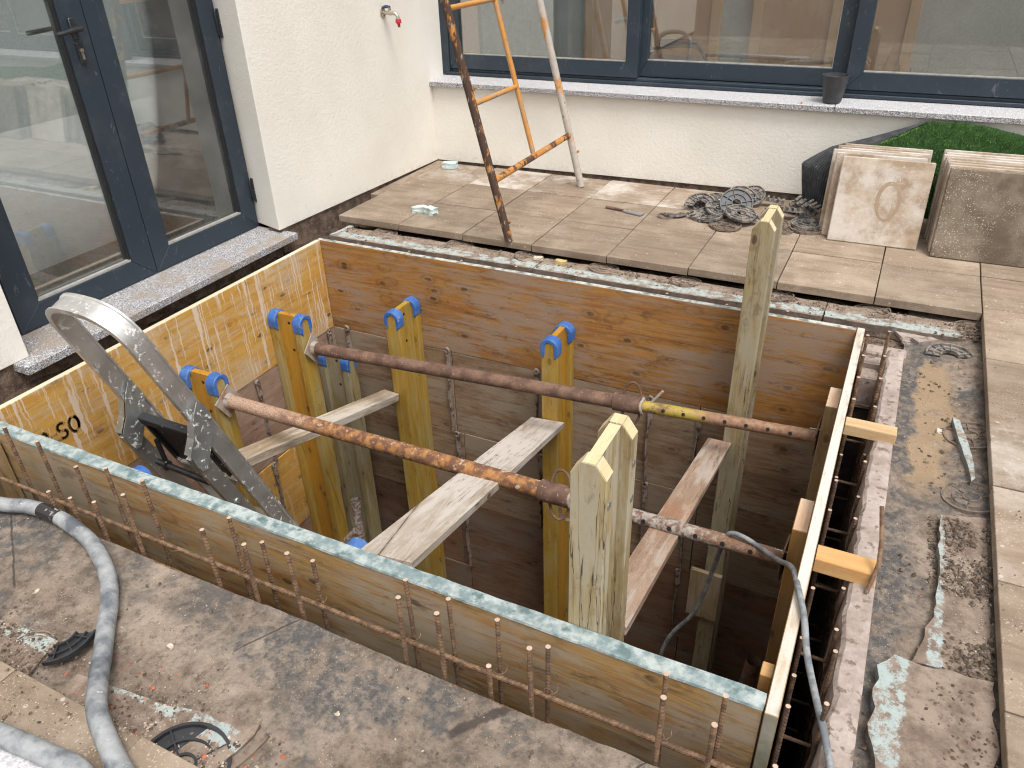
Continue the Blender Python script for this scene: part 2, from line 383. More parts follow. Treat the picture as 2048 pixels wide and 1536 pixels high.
M['xps'] = m_xps('insulation_far', 'y', -0.165, -0.085)
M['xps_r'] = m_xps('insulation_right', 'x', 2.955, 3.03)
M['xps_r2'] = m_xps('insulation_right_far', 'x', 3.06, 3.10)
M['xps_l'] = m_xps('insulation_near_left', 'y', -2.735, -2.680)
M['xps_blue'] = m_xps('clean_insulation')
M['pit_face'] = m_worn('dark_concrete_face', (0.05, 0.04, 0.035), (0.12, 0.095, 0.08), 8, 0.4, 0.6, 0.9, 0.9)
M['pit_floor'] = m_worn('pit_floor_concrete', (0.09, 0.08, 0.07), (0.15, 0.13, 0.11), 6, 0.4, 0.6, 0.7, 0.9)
M['kerb'] = m_worn('pinkish_concrete', (0.30, 0.235, 0.20), (0.42, 0.35, 0.31), 11, 0.35, 0.65, 0.9, 0.9, c3=(0.17, 0.125, 0.10), sc3=34, t3=(0.55, 0.64), bump=0.7, dist=0.006)
M['frame'] = m_frame()
M['glass'] = m_glass()
M['gasket'] = m_plain('black_gasket', (0.015, 0.015, 0.016), 0.5)
M['bead'] = m_plain('pale_bead', (0.42, 0.41, 0.38), 0.45, 0.3)
M['black_plastic'] = m_plain('black_plastic', (0.022, 0.023, 0.026), 0.42, 0, 0.3)
M['dusty_plastic'] = m_worn('dusty_plastic', (0.05, 0.053, 0.06), (0.27, 0.235, 0.20), 26, 0.36, 0.60, 0.5, 0.85)
M['muddy_plastic'] = m_worn('muddy_plastic', (0.045, 0.036, 0.03), (0.22, 0.165, 0.125), 30, 0.33, 0.55, 0.6, 0.9)
M['pot'] = m_plain('anthracite_pot', (0.045, 0.047, 0.052), 0.55, 0, 0.2)
M['orange_rust'] = m_worn('flaked_orange_paint', (0.52, 0.215, 0.04), (0.085, 0.042, 0.025), 9, 0.50, 0.57, 0.5, 0.9, c3=(0.40, 0.34, 0.28), sc3=34, t3=(0.60, 0.66), stretch=(1.4, 1.4, 0.7), bump=0.8, dist=0.002)
M['orange_dark'] = m_worn('mostly_rusted_orange_paint', (0.50, 0.20, 0.04), (0.07, 0.038, 0.025), 15, 0.40, 0.47, 0.5, 0.9, c3=(0.30, 0.25, 0.20), sc3=40, t3=(0.60, 0.66), stretch=(1.6, 1.6, 0.5), bump=1.0, dist=0.003)
M['orange_pale'] = m_worn('cement_covered_paint', (0.58, 0.24, 0.04), (0.46, 0.41, 0.36), 8, 0.36, 0.46, 0.5, 0.9, c3=(0.16, 0.08, 0.05), sc3=30, t3=(0.63, 0.68), stretch=(1, 1, 0.7), bump=1.0, dist=0.003)
M['orange_clean'] = m_worn('orange_paint', (0.56, 0.25, 0.055), (0.42, 0.28, 0.16), 9, 0.48, 0.66, 0.5, 0.8, c3=(0.10, 0.05, 0.03), sc3=50, t3=(0.66, 0.70))
M['rust_brown'] = m_worn('brown_rust', (0.105, 0.054, 0.036), (0.20, 0.115, 0.078), 15, 0.38, 0.62, 0.75, 0.9, c3=(0.33, 0.26, 0.18), sc3=80, t3=(0.63, 0.69), bump=0.5)
M['rust_orange'] = m_worn('orange_rust', (0.39, 0.18, 0.055), (0.15, 0.07, 0.042), 33, 0.38, 0.60, 0.75, 0.9, c3=(0.46, 0.36, 0.28), sc3=42, t3=(0.58, 0.68), bump=0.9, grad=(0.98, 0.55, (0.30, 0.17, 0.11), (0.46, 0.34, 0.26)))
M['rust_pale'] = m_worn('flaking_pale_rust', (0.36, 0.32, 0.285), (0.16, 0.09, 0.06), 52, 0.42, 0.60, 0.8, 0.9, bump=0.9, dist=0.002, grad=(2.36, 2.56, (0.15, 0.075, 0.045), (0.26, 0.15, 0.095)))
M['rust_yellow'] = m_worn('yellow_paint_rust', (0.40, 0.295, 0.055), (0.19, 0.105, 0.06), 12, 0.44, 0.60, 0.5, 0.85, c3=(0.09, 0.05, 0.03), sc3=55, t3=(0.62, 0.68), grad=(2.12, 2.36, (0.20, 0.10, 0.06), (0.30, 0.17, 0.11)))
M['rust_plate'] = m_worn('plate_rust', (0.36, 0.30, 0.25), (0.26, 0.13, 0.08), 14, 0.5, 0.68, 0.8, 0.9)
M['rebar'] = m_worn('rebar_rust', (0.235, 0.14, 0.078), (0.115, 0.066, 0.04), 40, 0.4, 0.6, 0.8, 0.9, bump=0.3)
M['rebar_shaded'] = m_worn('shaded_rebar_rust', (0.15, 0.09, 0.055), (0.07, 0.042, 0.028), 40, 0.4, 0.6, 0.8, 0.9, bump=0.3)  # rebar rust darkened by painting the gap's shade into it; loose wire shares it
M['rebar_cut'] = m_plain('cut_steel', (0.52, 0.38, 0.29), 0.5, 0.2)
M['alu'] = m_alu()
M['alu_dark'] = m_alu('dull_aluminium', (0.56, 0.55, 0.53))
M['zinc'] = m_alu('zinc_bracket', (0.60, 0.64, 0.64))
M['rail_black'] = m_worn('splattered_black', (0.018, 0.019, 0.022), (0.45, 0.45, 0.43), 45, 0.62, 0.66, 0.4, 0.8)
M['blue'] = m_worn('blue_end_cap', (0.035, 0.125, 0.40), (0.07, 0.17, 0.43), 16, 0.4, 0.65, 0.45, 0.6, c3=(0.24, 0.29, 0.36), sc3=30, t3=(0.60, 0.72), bump=0.2)
M['hose'] = m_worn('dusty_grey_hose', (0.10, 0.115, 0.135), (0.33, 0.34, 0.345), 13, 0.36, 0.62, 0.5, 0.85, stretch=(1, 1, 1), c3=(0.55, 0.54, 0.5), sc3=50, t3=(0.66, 0.72), bump=0.2)
M['hose_black'] = m_worn('wet_black_hose', (0.02, 0.02, 0.023), (0.30, 0.29, 0.27), 40, 0.60, 0.64, 0.25, 0.8)
M['cable'] = m_worn('grey_cable', (0.15, 0.165, 0.18), (0.28, 0.29, 0.29), 30, 0.4, 0.6, 0.5, 0.7)
M['foam'] = m_worn('blue_foam', (0.50, 0.66, 0.66), (0.62, 0.66, 0.62), 20, 0.35, 0.65, 0.85, 0.9, c3=(0.35, 0.28, 0.22), sc3=24, t3=(0.62, 0.70))
M['foam_top'] = m_worn('green_grey_stained_edge', (0.175, 0.24, 0.245), (0.40, 0.445, 0.43), 22, 0.38, 0.62, 0.8, 0.9, c3=(0.10, 0.15, 0.15), sc3=21, t3=(0.52, 0.66), bump=0.7, dist=0.003)
M['foam_white'] = m_worn('white_green_edge', (0.16, 0.19, 0.175), (0.50, 0.51, 0.47), 22, 0.40, 0.56, 0.8, 0.9, bump=0.6, dist=0.003)
M['pale_edge'] = m_wood('pale_sawn_edge', (0.62, 0.52, 0.36), (0.68, 0.60, 0.45), (0.42, 0.30, 0.17), 'y', 9, (0.60, 0.55, 0.47), 0.5, knot=0)
M['pale_edge_dirty'] = m_wood('stained_sawn_edge', (0.43, 0.345, 0.235), (0.58, 0.51, 0.41), (0.26, 0.17, 0.095), 'y', 9, (0.56, 0.525, 0.475), 1.0, knot=0)
YB, YA, YD = (0.50, 0.265, 0.055), (0.58, 0.345, 0.085), (0.29, 0.13, 0.035)
M['f_yellow'] = m_wood('yellow_formwork', YB, YA, YD, 'y', 0.14, (0.50, 0.39, 0.27), 0.45, 1.15, 0.42, 0.85)
M['f_yellow2'] = m_wood('yellow_formwork_clean', YB, YA, YD, 'y', 0.14, (0.45, 0.36, 0.24), 0.3, 0.5, 0.42, 0.9)
M['f_pink'] = m_wood('pinkish_formwork', (0.25, 0.15, 0.105), (0.29, 0.185, 0.13), (0.15, 0.08, 0.05), 'y', 0.25, (0.33, 0.24, 0.18), 0.7, 0, 0.7)
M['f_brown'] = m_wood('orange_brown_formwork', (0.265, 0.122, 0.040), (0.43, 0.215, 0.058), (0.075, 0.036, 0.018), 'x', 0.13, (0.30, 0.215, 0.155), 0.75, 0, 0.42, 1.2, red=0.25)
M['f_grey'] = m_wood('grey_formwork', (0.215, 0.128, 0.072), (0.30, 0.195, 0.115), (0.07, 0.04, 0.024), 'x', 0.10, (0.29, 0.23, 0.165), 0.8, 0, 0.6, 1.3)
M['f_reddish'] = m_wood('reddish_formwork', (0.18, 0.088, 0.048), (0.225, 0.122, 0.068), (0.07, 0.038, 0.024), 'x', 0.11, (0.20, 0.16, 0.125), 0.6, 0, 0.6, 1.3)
M['f_near'] = m_wood('weathered_outer_formwork', (0.30, 0.185, 0.085), (0.44, 0.265, 0.095), (0.085, 0.048, 0.026), 'x', 0.14, (0.335, 0.275, 0.20), 0.7, 0, 0.5, 1.3, red=0.55)
M['f_right'] = m_wood('inner_right_formwork', (0.26, 0.16, 0.08), (0.32, 0.2, 0.1), (0.13, 0.07, 0.04), 'y', 0.14, (0.30, 0.24, 0.19), 0.6)
M['end_green'] = m_worn('mossy_board_end', (0.24, 0.235, 0.165), (0.33, 0.31, 0.24), 11, 0.35, 0.6, 0.85, 0.9)
M['beam'] = m_wood('yellow_varnished_beam', (0.345, 0.20, 0.030), (0.43, 0.275, 0.052), (0.16, 0.09, 0.020), 'z', 0.30, (0.36, 0.30, 0.14), 0.55, 0, 0.36, 0.6, 0.6)
M['beam_web'] = m_wood('orange_varnished_web', (0.42, 0.20, 0.022), (0.47, 0.25, 0.032), (0.22, 0.095, 0.017), 'z', 0.30, (0.40, 0.27, 0.09), 0.1, 0, 0.33, 0.6, 0.8)
M['beam_dull'] = m_wood('dusty_olive_beam', (0.27, 0.21, 0.085), (0.33, 0.27, 0.13), (0.15, 0.10, 0.04), 'z', 0.30, (0.33, 0.29, 0.20), 0.7, 0, 0.6, 0.7)
M['beam_pale'] = m_wood('weathered_pale_beam', (0.33, 0.255, 0.125), (0.43, 0.345, 0.185), (0.15, 0.10, 0.05), 'z', 0.30, (0.38, 0.34, 0.25), 0.8, 0, 0.65, 1.4, crack=0.9)
M['beam_tall'] = m_wood('greenish_weathered_beam', (0.265, 0.205, 0.095), (0.36, 0.285, 0.15), (0.115, 0.078, 0.04), 'z', 0.30, (0.33, 0.285, 0.20), 0.9, 0, 0.65, 1.4, crack=0.9)
M['beam_cut'] = m_wood('fresh_cut_end', (0.54, 0.45, 0.25), (0.62, 0.53, 0.34), (0.42, 0.28, 0.12), 'y', 9, (0.6, 0.5, 0.35), 0.3, knot=0)
M['plank_pale'] = m_wood('cement_whitened_board', (0.34, 0.28, 0.22), (0.45, 0.39, 0.33), (0.20, 0.145, 0.10), 'y', 0.5, (0.50, 0.455, 0.41), 0.9, 0, 0.75, 0.7, crack=0.7)
M['plank_grey'] = m_wood('weathered_batten', (0.30, 0.225, 0.15), (0.37, 0.29, 0.20), (0.17, 0.11, 0.065), 'y', 0.5, (0.52, 0.485, 0.43), 0.6, 0, 0.7, 0.9)
M['plank_brown'] = m_wood('brown_stained_board', (0.235, 0.15, 0.10), (0.36, 0.255, 0.185), (0.075, 0.04, 0.026), 'y', 0.5, (0.42, 0.36, 0.31), 0.5, 0, 0.55, 1.3, red=0.35)
M['block'] = m_wood('orange_spruce_block', (0.50, 0.26, 0.09), (0.58, 0.35, 0.14), (0.32, 0.13, 0.04), 'x', 0.5, (0.55, 0.38, 0.2), 0.1, 0, 0.6, 0.8, 0)
M['block_pale'] = m_wood('pale_spruce_block', (0.46, 0.30, 0.15), (0.55, 0.39, 0.22), (0.30, 0.17, 0.075), 'x', 0.5, (0.55, 0.45, 0.32), 0.3, 0, 0.65, 0.8, 0)
M['upright'] = m_wood('olive_brown_upright', (0.24, 0.155, 0.065), (0.30, 0.205, 0.10), (0.12, 0.07, 0.03), 'z', 0.5, (0.31, 0.245, 0.16), 0.4, 0, 0.6, 0.9)
M['upright_orange'] = m_wood('orange_brown_upright', (0.33, 0.175, 0.05), (0.38, 0.22, 0.075), (0.15, 0.07, 0.025), 'z', 0.5, (0.31, 0.21, 0.12), 0.2, 0, 0.55, 0.9)
M['upright_end'] = m_wood('ringed_end_grain', (0.62, 0.40, 0.24), (0.70, 0.50, 0.33), (0.42, 0.19, 0.09), 'y', 9, (0.66, 0.54, 0.42), 0.4, knot=0)
M['offcut'] = m_wood('pale_offcut', (0.34, 0.25, 0.14), (0.40, 0.31, 0.19), (0.19, 0.12, 0.06), 'z', 0.5, (0.40, 0.34, 0.26), 0.5)
M['strap'] = m_worn('cement_crusted_strap', (0.27, 0.22, 0.18), (0.11, 0.055, 0.035), 30, 0.48, 0.6, 0.85, 0.9, bump=0.6)
M['turf_back'] = m_worn('turf_backing', (0.035, 0.038, 0.044), (0.07, 0.073, 0.08), 20, 0.4, 0.6, 0.8, 0.9, c3=(0.25, 0.25, 0.26), sc3=60, t3=(0.66, 0.70))
M['turf_base'] = m_plain('turf_base', (0.035, 0.085, 0.02), 0.9)
def m_grass():
    g = G('artificial_grass'); g.co()
    gv = g.n('TexCoord', _o=3)
    n = g.noise(gv, 38, 3)
    c = g.mix(g.step(n, 0.35, 0.65), (0.05, 0.14, 0.022), (0.17, 0.37, 0.07))
    return g.fin(c, 0.5)
M['grass'] = m_grass()
M['steel'] = m_plain('worn_steel', (0.34, 0.35, 0.37), 0.4, 0.7)
M['chrome'] = m_plain('brass_nickel', (0.52, 0.48, 0.40), 0.28, 0.85)
M['chrome_blue'] = m_plain('blue_lever', (0.05, 0.08, 0.17), 0.35, 0.3)
M['red'] = m_plain('red_plastic', (0.50, 0.018, 0.04), 0.4)
M['stone'] = m_worn('pale_crumb', (0.45, 0.38, 0.29), (0.60, 0.53, 0.43), 60, 0.4, 0.6, 0.9, 0.9)
M['clod'] = m_worn('soil_crumb', (0.07, 0.05, 0.038), (0.19, 0.14, 0.10), 60, 0.4, 0.6, 0.9, 0.9)
M['brick'] = m_plain('brick_red', (0.42, 0.12, 0.065), 0.9, 0, 0.3)
M['int_green'] = m_worn('room_wall_paint', (0.30, 0.335, 0.32), (0.36, 0.395, 0.38), 60, 0.4, 0.6, 0.8, 0.8, bump=0.1)
M['int_wood'] = m_wood('room_wood', (0.34, 0.19, 0.095), (0.38, 0.22, 0.11), (0.25, 0.13, 0.06), 'z', 9, (0.36, 0.21, 0.11), 0.1, 0, 0.5, 0.5, 0)
M['int_wood_lt'] = m_wood('room_wood_trim', (0.42, 0.26, 0.13), (0.46, 0.29, 0.15), (0.30, 0.17, 0.08), 'z', 9, (0.4, 0.25, 0.13), 0.1, 0, 0.5, 0.5, 0)
M['int_floor'] = m_worn('room_floor', (0.36, 0.37, 0.365), (0.41, 0.42, 0.415), 8, 0.4, 0.6, 0.35, 0.4, bump=0.05)
M['mat'] = m_worn('ribbed_mat', (0.10, 0.095, 0.085), (0.20, 0.19, 0.17), 70, 0.4, 0.6, 0.95, 0.95, bump=1.0, dist=0.004)
M['int_white'] = m_plain('room_skirting', (0.55, 0.56, 0.54), 0.6)
M['curtain'] = m_plain('pale_curtain', (0.36, 0.395, 0.38), 0.9, 0, 0.1)
M['chair'] = m_plain('chair_grey', (0.07, 0.075, 0.085), 0.5)
M['ink'] = m_worn('faded_black_stencil', (0.12, 0.095, 0.06), (0.40, 0.245, 0.08), 70, 0.34, 0.58, 0.7, 0.7, bump=0)
M['pins'] = m_plain('nail', (0.45, 0.43, 0.42), 0.4, 0.8)

# ------------------------------------------------------------------ mesh helpers
class MB:
    """collects shapes and links them as one mesh object"""
    def __init__(s):
        s.bm = bmesh.new()
    def box(s, x0, x1, y0, y1, z0, z1, mat=None, mi=0, top=None):
        vs = [Vector((x, y, z)) for z in (z0, z1) for y in (y0, y1) for x in (x0, x1)]
        if mat is not None: vs = [mat @ v for v in vs]
        v = [s.bm.verts.new(p) for p in vs]
        fs = []
        for idx in ((0, 2, 3, 1), (4, 5, 7, 6), (0, 1, 5, 4), (2, 6, 7, 3), (0, 4, 6, 2), (1, 3, 7, 5)):
            f = s.bm.faces.new([v[i] for i in idx]); f.material_index = mi; fs.append(f)
        if top is not None: fs[1].material_index = top
        return fs
    def prism(s, pts, axis, a, b, mi=0, caps=None, mat=None):
        """2D outline pts extruded along axis from a to b"""
        def P(p, h):
            q = {'x': (h, p[0], p[1]), 'y': (p[0], h, p[1]), 'z': (p[0], p[1], h)}[axis]
            q = Vector(q)
            return mat @ q if mat is not None else q
        v0 = [s.bm.verts.new(P(p, a)) for p in pts]; v1 = [s.bm.verts.new(P(p, b)) for p in pts]
        n = len(pts)
        f0 = s.bm.faces.new(v0[::-1]); f1 = s.bm.faces.new(v1)
        f0.material_index = f1.material_index = mi if caps is None else caps
        for i in range(n):
            f = s.bm.faces.new((v0[i], v0[(i + 1) % n], v1[(i + 1) % n], v1[i])); f.material_index = mi
    def tube(s, pts, r, seg=12, mi=0, cap=True, capmi=None, closed=False):
        pts = [Vector(p) for p in pts]; n = len(pts)
        rr = r if isinstance(r, (list, tuple)) else [r] * n
        rings = []; up = None
        for i, p in enumerate(pts):
            if closed: t = (pts[(i + 1) % n] - pts[i - 1]).normalized()
            else: t = (pts[min(i + 1, n - 1)] - pts[max(i - 1, 0)]).normalized()
            if up is None:
                up = Vector((0, 0, 1)) if abs(t.z) < 0.9 else Vector((1, 0, 0))
            a = (up - t * up.dot(t)).normalized(); up = a; b = t.cross(a)
            rings.append([s.bm.verts.new(p + (a * math.cos(k * 2 * math.pi / seg) + b * math.sin(k * 2 * math.pi / seg)) * rr[i]) for k in range(seg)])
        for i in range(n if closed else n - 1):
            A, B = rings[i], rings[(i + 1) % n]
            for k in range(seg):
                f = s.bm.faces.new((A[k], A[(k + 1) % seg], B[(k + 1) % seg], B[k])); f.smooth = True; f.material_index = mi
        if cap and not closed:
            f = s.bm.faces.new(rings[0][::-1]); f.material_index = mi if capmi is None else capmi
            f = s.bm.faces.new(rings[-1]); f.material_index = mi if capmi is None else capmi
    def sweep(s, pts, ups, prof, mi=0):
        """profile (list of (a,b)) swept along pts; ups gives the a axis at each point"""
        n = len(pts); rings = []
        for i in range(n):
            p = Vector(pts[i]); t = (Vector(pts[min(i + 1, n - 1)]) - Vector(pts[max(i - 1, 0)])).normalized()
            a = Vector(ups[i]); a = (a - t * a.dot(t)).normalized(); b = t.cross(a)
            rings.append([s.bm.verts.new(p + a * q[0] + b * q[1]) for q in prof])
        m = len(prof)
        for i in range(n - 1):
            for k in range(m):
                f = s.bm.faces.new((rings[i][k], rings[i][(k + 1) % m], rings[i + 1][(k + 1) % m], rings[i + 1][k])); f.smooth = True; f.material_index = mi
        s.bm.faces.new(rings[0][::-1]); s.bm.faces.new(rings[-1])
    def lathe(s, prof, c, seg=24, mi=0, mat=None, closed=False):
        rings = []
        for (r, z) in prof:
            ring = []
            for k in range(seg):
                a = 2 * math.pi * k / seg
                p = Vector((r * math.cos(a), r * math.sin(a), z))
                if mat is not None: p = mat @ p
                ring.append(s.bm.verts.new(p + Vector(c)))
            rings.append(ring)
        m = len(rings)
        for i in range(m if closed else m - 1):
            A, B = rings[i], rings[(i + 1) % m]
            for k in range(seg):
                f = s.bm.faces.new((A[k], A[(k + 1) % seg], B[(k + 1) % seg], B[k])); f.smooth = True; f.material_index = mi
        if not closed:
            s.bm.faces.new(rings[0][::-1]).material_index = mi; s.bm.faces.new(rings[-1]).material_index = mi
    def build(s, name, mats, parent=None, bevel=0.0, loc=None, sharp=40, recalc=True, jitter=0.0):
        bm = s.bm
        if recalc: bmesh.ops.recalc_face_normals(bm, faces=bm.faces)
        if bevel > 0:
            ed = [e for e in bm.edges if len(e.link_faces) == 2 and e.calc_face_angle(0) > R(40)]
            bmesh.ops.bevel(bm, geom=ed, offset=bevel, segments=1, affect='EDGES', clamp_overlap=True)
        if jitter:
            for v in bm.verts:
                v.co += Vector((random.uniform(-1, 1), random.uniform(-1, 1), random.uniform(-1, 1))) * jitter
        base = Vector((0, 0, 0))
        if parent is not None: base = parent_loc(parent)
        elif loc is not None: base = Vector(loc)
        if base.length > 0: bmesh.ops.translate(bm, verts=bm.verts, vec=-base)
        me = bpy.data.meshes.new(name); bm.to_mesh(me); bm.free()
        if any(p.use_smooth for p in me.polygons): me.set_sharp_from_angle(angle=R(38))
        if not isinstance(mats, (list, tuple)): mats = [mats]
        for m in mats: me.materials.append(m)
        o = bpy.data.objects.new(name, me); col.objects.link(o)
        if parent is not None: o.parent = parent
        elif loc is not None: o.location = base
        return o

def parent_loc(p):
    v = Vector((0, 0, 0))
    while p is not None:
        v += p.location; p = p.parent
    return v

def tag(o, label=None, cat=None, group=None, kind=None):
    if label: o['label'] = label
    if cat: o['category'] = cat
    if group: o['group'] = group
    if kind: o['kind'] = kind
    return o

def thing(name, label, cat, loc=(0, 0, 0), group=None):
    o = bpy.data.objects.new(name, None); col.objects.link(o); o.location = loc
    o.empty_display_size = 0.1
    return tag(o, label, cat, group)

def copy_tree(o, parent=None):
    c = o.copy(); col.objects.link(c)
    if parent is not None: c.parent = parent
    for ch in list(o.children): copy_tree(ch, c)
    return c

ORD = ['first', 'second', 'third', 'fourth', 'fifth', 'sixth', 'seventh', 'eighth', 'ninth', 'tenth', 'eleventh', 'twelfth', 'thirteenth', 'fourteenth', 'fifteenth', 'sixteenth', 'seventeenth', 'eighteenth', 'nineteenth', 'twentieth']
def fbm(x, y, z=0.0, o=5):
    return mnoise.fractal(Vector((x, y, z)), 0.9, 2.1, o)

# ------------------------------------------------------------------ setting: ground and pit
GZ = -0.07
def in_hole(x, y):
    return 0.0 < x < 2.90 and -2.385 < y < -0.30 or 2.78 < x < 2.90 and y < -0.44
def ground_grid(b, x0, x1, y0, y1, st, hf, mi=0, edge=None):
    nx = max(2, round((x1 - x0) / st)); ny = max(2, round((y1 - y0) / st)); rows = []
    for j in range(ny + 1):
        row = []
        for i in range(nx + 1):
            x = x0 + (x1 - x0) * i / nx; y = y0 + (y1 - y0) * j / ny
            z = hf(x, y)
            if edge: x, y = edge(x, y, i, j, nx, ny)
            row.append(b.bm.verts.new((x, y, z)))
        rows.append(row)
    for j in range(ny):
        for i in range(nx):
            f = b.bm.faces.new((rows[j][i], rows[j][i + 1], rows[j + 1][i + 1], rows[j + 1][i])); f.smooth = True; f.material_index = mi
def h_near(x, y):
    r = fbm(x * 2.3, y * 2.3, 1.0) * 0.006 + fbm(x * 14, y * 14, 2.0) * 0.0035
    lap = 0.006 if (x * 0.9 + (y + 2.4) * 0.25) % 0.71 < 0.35 else 0.0
    near = max(0.0, min(1.0, (-2.62 - y) / 0.1)) if x < 1.95 else 0
    return GZ + 0.008 + r + lap + near * (fbm(x * 30, y * 30, 4.0) * 0.008 - 0.006)
def h_right(x, y):
    r = fbm(x * 3, y * 3, 7.0) * 0.005 + fbm(x * 16, y * 16, 8.0) * 0.003
    mound = max(0.0, (x - 3.10) / 0.1) if x < 3.2 else 1.0
    mound = min(1.0, mound)
    puddle = 1.0 if 2.98 < x < 3.12 and -1.25 < y < -0.38 else 0.0
    return GZ + r * (0.3 if puddle else 1.0) + mound * (0.012 + fbm(x * 24, y * 24, 5.0) * 0.012)
def h_far(x, y):
    return -0.092 + fbm(x * 5, y * 5, 3.0) * 0.006 + fbm(x * 26, y * 26, 2.0) * 0.006
def h_left(x, y):
    return -0.115 + fbm(x * 5, y * 5, 13.0) * 0.015 + fbm(x * 26, y * 26, 12.0) * 0.012 + max(0, (0.02 - x)) * 0.2
b = MB()
def e_near(x, y, i, j, nx, ny):
    return (x, y + (fbm(x * 9, 3.3, 0) * 0.004 if j == ny else 0))
ground_grid(b, -0.2, 2.90, -3.0, -2.385, 0.0125, h_near, 0, e_near)
ground_grid(b, 2.94, 3.35, -3.9, 0.10, 0.0125, h_right, 0)
ground_grid(b, 0.05, 2.94, -0.325, 0.10, 0.0125, h_far, 1)
ground_grid(b, -0.25, 0.125, -2.16, 0.10, 0.0125, h_left, 2)
# deep sheet to the horizon below everything
for q in ((-30, -0.2, -30, 30), (3.3, 30, -30, 30), (-0.2, 3.3, 0.08, 30), (-0.2, 3.3, -30, -3.8), (-0.2, 2.7, -3.8, -2.95)):
    x0, x1, y0, y1 = q
    vs = [b.bm.verts.new(p) for p in ((x0, y0, -0.16), (x1, y0, -0.16), (x1, y1, -0.16), (x0, y1, -0.16))]
    b.bm.faces.new(vs).material_index = 1
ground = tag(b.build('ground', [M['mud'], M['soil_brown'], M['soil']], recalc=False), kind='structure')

b = MB()
ZB = -2.55
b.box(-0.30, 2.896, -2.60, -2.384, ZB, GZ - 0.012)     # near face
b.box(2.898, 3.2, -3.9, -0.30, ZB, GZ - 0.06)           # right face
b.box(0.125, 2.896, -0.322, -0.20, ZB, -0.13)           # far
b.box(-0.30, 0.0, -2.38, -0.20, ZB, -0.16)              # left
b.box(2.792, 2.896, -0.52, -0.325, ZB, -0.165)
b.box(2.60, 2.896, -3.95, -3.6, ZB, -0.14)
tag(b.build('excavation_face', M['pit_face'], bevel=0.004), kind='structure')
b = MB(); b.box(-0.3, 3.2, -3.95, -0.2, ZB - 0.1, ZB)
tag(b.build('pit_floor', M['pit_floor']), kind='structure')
# slab continuing left of the near gap is covered by ground; near right slab below kerb
b = MB()
n = 90
for i in range(n):                                       # chipped pink concrete upstand along the right gap
    y0 = -3.6 + (3.6 - 0.40) * i / n; y1 = -3.6 + 3.2 * (i + 1) / n
inner = [(2.884 - abs(fbm(i * 0.31, 1.0)) * 0.014 + random.uniform(-0.002, 0.002), -3.6 + 3.2 * i / n) for i in range(n + 1)]
rows = []
for (xi, y) in inner:
    ch = abs(fbm(y * 7, 9.0)) * 0.008
    zt = -0.036 + fbm(y * 5, 4.0) * 0.003
    rows.append([b.bm.verts.new(p) for p in ((xi - 0.012, y, -0.22), (xi - 0.004, y, zt - 0.035), (xi + ch * .5, y, zt - 0.008), (xi + 0.008 + ch, y, zt), (2.925, y, zt + 0.001), (2.941 + fbm(y * 6, 2) * .002, y, zt - 0.002), (2.944, y, -0.12))])
for A, B in zip(rows, rows[1:]):
    for k in range(6):
        b.bm.faces.new((A[k], A[k + 1], B[k + 1], B[k]))
b.bm.faces.new(rows[-1])
tag(b.build('concrete_upstand', M['kerb']), kind='structure')
b = MB()
b.box(2.795, 2.925, -0.455, -0.40, -0.14, -0.072); b.box(2.80, 2.92, -0.53, -0.455, -0.24, -0.10); b.box(2.79, 2.95, -0.40, -0.325, -0.14, -0.058)
tag(b.build('concrete_ledge', M['kerb'], bevel=0.006, jitter=0.002), kind='structure')

# paving on pedestals; each slab is a part
pav = thing('terrace_paving', None, None, (0, 0, 0)); pav['kind'] = 'structure'
pav['label'] = 'square beige concrete paving on pedestals around the excavation'
TT = 0.036
b = MB(); g2 = 0.0022
b.box(g2, 0.4 - g2, g2, 0.4 - g2, -TT, 0)
tile_o = b.build('paving_tile', [M['tile']], parent=pav, bevel=0.0015)
tile_me = tile_o.data
tile_me2 = tile_me.copy(); tile_me2.materials[0] = M['tile_pale']
first = True
def lay(i, j, pale=False, sx=1.0, sy=1.0, ox=0.0, oy=0.0):
    global first
    if first: o = tile_o; first = False
    else:
        o = bpy.data.objects.new('paving_tile', tile_me2 if pale else tile_me); col.objects.link(o); o.parent = pav
    o.location = (i * 0.4 + ox, j * 0.4 + oy, random.uniform(-0.0022, 0.0018))
    o.rotation_euler = (random.uniform(-.003, .003), random.uniform(-.003, .003), random.uniform(-.003, .003))
    o.scale = (sx, sy, 1)
for j in range(0, 3):
    for i in range(0, 12):
        lay(i, j, pale=(j == 2 and i in (0, 1, 2, 3, 4)), sy=0.94 if j == 2 else 1)
for j in range(0, 3):
    lay(0, j, False, sx=0.25 if j < 3 else 1, ox=-0.062 + 0.0, oy=0) if j > 0 else None
for j in range(-12, 0):
    for i in range(8, 12):
        lay(i, j, pale=(i == 8 and j in (-3, -4)))
for j in range(-12, -7):
    for i in range(-1, 8):
        lay(i, j, ox=0.03)

# ------------------------------------------------------------------ buildings
def pane(b, *a): b.box(*a)
WL = thing('building_wing', 'cream rendered wall at left with tap and glazed double door', 'building', (-0.064, -0.4, 0))
b = MB()
X0, XB = -0.064, -0.36
b.prism([(X0, -0.405), (X0, 1.375), (XB, 1.375), (XB, -0.346), (-0.262, -0.346)], 'z', 0.0, 3.0)
for v_ in b.bm.verts:
    if v_.co.z < 1: v_.co.z = 0.040 * (1.375 - v_.co.y) / 1.78
b.prism([(-5.0, 0.03), (-1.84, 0.022), (-1.84, 3.0), (-5.0, 3.0)], 'x', XB, X0)
b.box(XB, X0, -1.84, -0.405, 2.15, 3.0)
b.build('wall', M['stucco'], WL, bevel=0.0025)
b = MB()
b.box(-0.16, X0 - 0.012, -0.385, 1.30, -0.16, 0.035); b.box(XB, X0 - 0.012, -5.0, -1.84, -0.16, 0.022)
